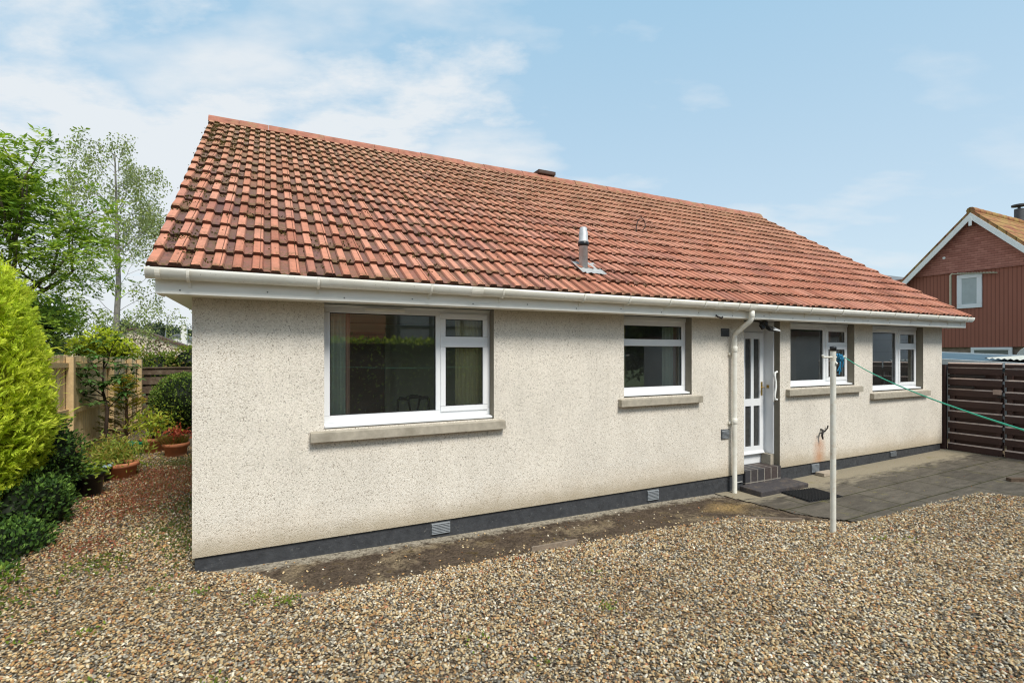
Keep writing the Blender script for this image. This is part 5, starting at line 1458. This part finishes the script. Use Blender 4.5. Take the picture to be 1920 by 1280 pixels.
lv.raw(V, np.array([(3, 2, 1, 0), (4, 5, 6, 7), (0, 1, 5, 4), (7, 6, 2, 3), (1, 2, 6, 5), (0, 4, 7, 3)]), np.tile([[.02, .03, .01]], (8, 1)))
lv.build('foliage', 'leaf', bh)
tc = thing('timber_clad_house', (1.5, -15, 0), 'brown horizontally clad house reflected above the hedge in the largest window', 'house')
b = MB(); b.box(-3.5, 4.6, -19, -13.5, 0, 5.2); b.build('wall', 'horizontal_cladding', tc)
b = MB(); b.prism([(-19.4, 5.1), (-16.2, 7.2), (-13.1, 5.1)], 'x', -3.9, 5.0); b.build('roof', 'brown_roof', tc)
gp = thing('grey_outbuilding', (7.5, -14, 0), 'grey panelled outbuilding reflected at the upper right of the largest window', 'building')
b = MB(); b.box(5.0, 11.5, -17, -13.4, 0, 3.9); b.build('wall', 'grey_render', gp)
b = MB()
for k in range(6):
    xx = 5.0 + k * 1.28; b.box(xx, xx + .12, -13.398, -13.33, 0, 3.9)
b.box(4.95, 11.55, -13.39, -13.335, 2.95, 3.03); b.build('frame', 'vent_grey', gp)
b = MB(); b.box(4.8, 11.7, -17.2, -13.2, 3.9, 4.05); b.build('roof', 'slate', gp)
g2 = thing('rendered_garage', (15.2, -6, 0), 'grey rendered garage reflected in the window behind the clothes pole', 'garage')
b = MB(); b.box(13.7, 16.6, -9.5, -3.3, 0, 2.45); b.build('wall', 'grey_render', g2)
b = MB(); b.box(13.55, 16.75, -9.65, -3.15, 2.45, 2.58); b.build('roof', 'brown_roof', g2)
g3 = thing('white_door_garage', (21, -5, 0), 'garage with white door reflected in the window nearest the gate', 'garage')
b = MB(); b.box(19.4, 23, -8.2, -2.9, 0, 2.9); b.build('wall', 'grey_render', g3)
b = MB(); b.box(19.36, 19.398, -5.6, -3.1, .1, 2.62); b.build('door', 'white_door', g3)
b = MB(); b.box(19.2, 23.2, -8.4, -2.7, 2.9, 3.05); b.build('roof', 'slate', g3)
bushy('garden_tree', (14, -12.5, 0), 'tall green tree mirrored in the window beside the downpipe', 'tree', [((12.5, -11.5, 3.2), (2.4, 1.6, 2.6), 2200), ((16, -13.5, 3.4), (2.6, 1.8, 2.8), 2200), ((20, -15.5, 3.4), (2.8, 1.8, 2.8), 1800)], [(.08, .12, .03), (.12, .17, .04)], .24, .13)
bushy('garden_tree', (17.5, -9, 0), 'green tree reflected above the rendered garage in the window behind the clothes pole', 'tree', [((17.5, -6.8, 3.6), (1.7, 1.6, 1.5), 1500), ((20, -10, 3.8), (2, 1.6, 1.6), 900)], [(.06, .10, .02), (.10, .15, .03)], .2, .11)

# ------------------------------------------------------------------ sky and sun
SUN_EL, SUN_AZ = 52, 171          # azimuth clockwise from +y
w = bpy.data.worlds.new('World'); sc.world = w; w.use_nodes = True
t = w.node_tree; nd = t.nodes; bg = nd['Background']
sky = nd.new('ShaderNodeTexSky'); sky.sky_type = 'NISHITA'; sky.sun_disc = False
sky.sun_elevation = R(SUN_EL); sky.sun_rotation = R(SUN_AZ); sky.air_density = 1.0; sky.dust_density = 1.2; sky.ozone_density = 1.0
tc = nd.new('ShaderNodeTexCoord')
sx = nd.new('ShaderNodeSeparateXYZ'); t.links.new(tc.outputs['Generated'], sx.inputs[0])
def wm(op, a, b=None, clamp=False):
    m = nd.new('ShaderNodeMath'); m.operation = op; m.use_clamp = clamp
    for i, v in enumerate((a, b)):
        if v is None: continue
        if isinstance(v, (int, float)): m.inputs[i].default_value = v
        else: t.links.new(v, m.inputs[i])
    return m.outputs[0]
zc = wm('ADD', wm('MAXIMUM', sx.outputs[2], 0), .22)
cu = wm('DIVIDE', wm('ADD', wm('MULTIPLY', sx.outputs[0], .90), wm('MULTIPLY', sx.outputs[1], -.44)), zc)
cv = wm('DIVIDE', wm('ADD', wm('MULTIPLY', sx.outputs[0], .44), wm('MULTIPLY', sx.outputs[1], .90)), zc)
cb = nd.new('ShaderNodeCombineXYZ'); t.links.new(cu, cb.inputs[0]); t.links.new(cv, cb.inputs[1])
mp = nd.new('ShaderNodeMapping'); t.links.new(cb.outputs[0], mp.inputs[0]); mp.inputs['Scale'].default_value = (.85, 1.25, 1); mp.inputs['Rotation'].default_value = (0, 0, 0); mp.inputs['Location'].default_value = (2.3, 1.1, 0)
nz = nd.new('ShaderNodeTexNoise'); t.links.new(mp.outputs[0], nz.inputs['Vector']); nz.inputs['Scale'].default_value = 1.6; nz.inputs['Detail'].default_value = 9; nz.inputs['Roughness'].default_value = .58; nz.inputs['Distortion'].default_value = .25
# more cloud towards the left of the view and low down
dl = wm('ADD', wm('MULTIPLY', sx.outputs[0], -.80), wm('MULTIPLY', sx.outputs[1], .60))
lift = wm('MULTIPLY', wm('ADD', dl, -.45), .36)
low = wm('MULTIPLY', wm('SUBTRACT', .40, sx.outputs[2]), .34)
nz2 = nd.new('ShaderNodeTexNoise'); t.links.new(mp.outputs[0], nz2.inputs['Vector']); nz2.inputs['Scale'].default_value = 4.2; nz2.inputs['Detail'].default_value = 8; nz2.inputs['Roughness'].default_value = .6
mp2 = nd.new('ShaderNodeMapping'); t.links.new(cb.outputs[0], mp2.inputs[0]); mp2.inputs['Scale'].default_value = (1.25, 2.2, 1); mp2.inputs['Rotation'].default_value = (0, 0, 0); mp2.inputs['Location'].default_value = (.4, 3.3, 0)
nz3 = nd.new('ShaderNodeTexNoise'); t.links.new(mp2.outputs[0], nz3.inputs['Vector']); nz3.inputs['Scale'].default_value = 1.15; nz3.inputs['Detail'].default_value = 8; nz3.inputs['Roughness'].default_value = .52
rp3 = nd.new('ShaderNodeValToRGB'); t.links.new(nz3.outputs[0], rp3.inputs[0])
rp3.color_ramp.elements[0].position = .515; rp3.color_ramp.elements[0].color = (0, 0, 0, 1); rp3.color_ramp.elements[1].position = .68; rp3.color_ramp.elements[1].color = (.85, .85, .85, 1)
dens = wm('ADD', wm('ADD', wm('ADD', wm('MULTIPLY', nz.outputs[0], .95), wm('MULTIPLY', nz2.outputs[0], .55)), lift), wm('ADD', low, -.235))
rp = nd.new('ShaderNodeValToRGB'); t.links.new(dens, rp.inputs[0])
rp.color_ramp.elements[0].position = .455; rp.color_ramp.elements[0].color = (0, 0, 0, 1)
rp.color_ramp.elements[1].position = .62; rp.color_ramp.elements[1].color = (.92, .92, .92, 1)
hz = nd.new('ShaderNodeMix'); hz.data_type = 'RGBA'; t.links.new(wm('MAXIMUM', rp.outputs[0], wm('MULTIPLY', rp3.outputs[0], wm('MULTIPLY', wm('ADD', dl, .74), 2.4, True))), hz.inputs[0])
# thin high haze lifts the blue
pale = nd.new('ShaderNodeMix'); pale.data_type = 'RGBA'; pale.inputs[0].default_value = .72
t.links.new(sky.outputs[0], pale.inputs[6]); 
gr_ = nd.new('ShaderNodeValToRGB'); t.links.new(sx.outputs[2], gr_.inputs[0])
e_ = gr_.color_ramp.elements; e_[0].position = 0; e_[0].color = (5.6, 6.5, 7.0, 1); e_[1].position = .62; e_[1].color = (3.1, 5.2, 6.8, 1)
t.links.new(gr_.outputs[0], pale.inputs[7])
t.links.new(pale.outputs[2], hz.inputs[6]); hz.inputs[7].default_value = (5.9, 6.2, 6.45, 1)
t.links.new(hz.outputs[2], bg.inputs['Color']); bg.inputs['Strength'].default_value = .14

sd = bpy.data.lights.new('sun', 'SUN'); so_ = bpy.data.objects.new('sun', sd); COL.objects.link(so_)
sd.energy = 4.0; sd.angle = R(18); sd.color = (1, .95, .87)
az = R(SUN_AZ); el = R(SUN_EL)
dirv = Vector((math.sin(az) * math.cos(el), math.cos(az) * math.cos(el), math.sin(el)))
so_.rotation_euler = dirv.to_track_quat('Z', 'Y').to_euler(); so_.location = (0, -10, 20)

# ------------------------------------------------------------------ render settings
sc.view_settings.view_transform = 'Standard'; sc.view_settings.look = 'None'; sc.view_settings.exposure = 0; sc.view_settings.gamma = 1
sc.cycles.use_denoising = True
try:
    sc.cycles.denoiser = 'OPENIMAGEDENOISE'
except Exception:
    pass
sc.cycles.max_bounces = 8; sc.cycles.transparent_max_bounces = 12
sc.cycles.sample_clamp_indirect = 6
sc.cycles.filter_width = 1.2
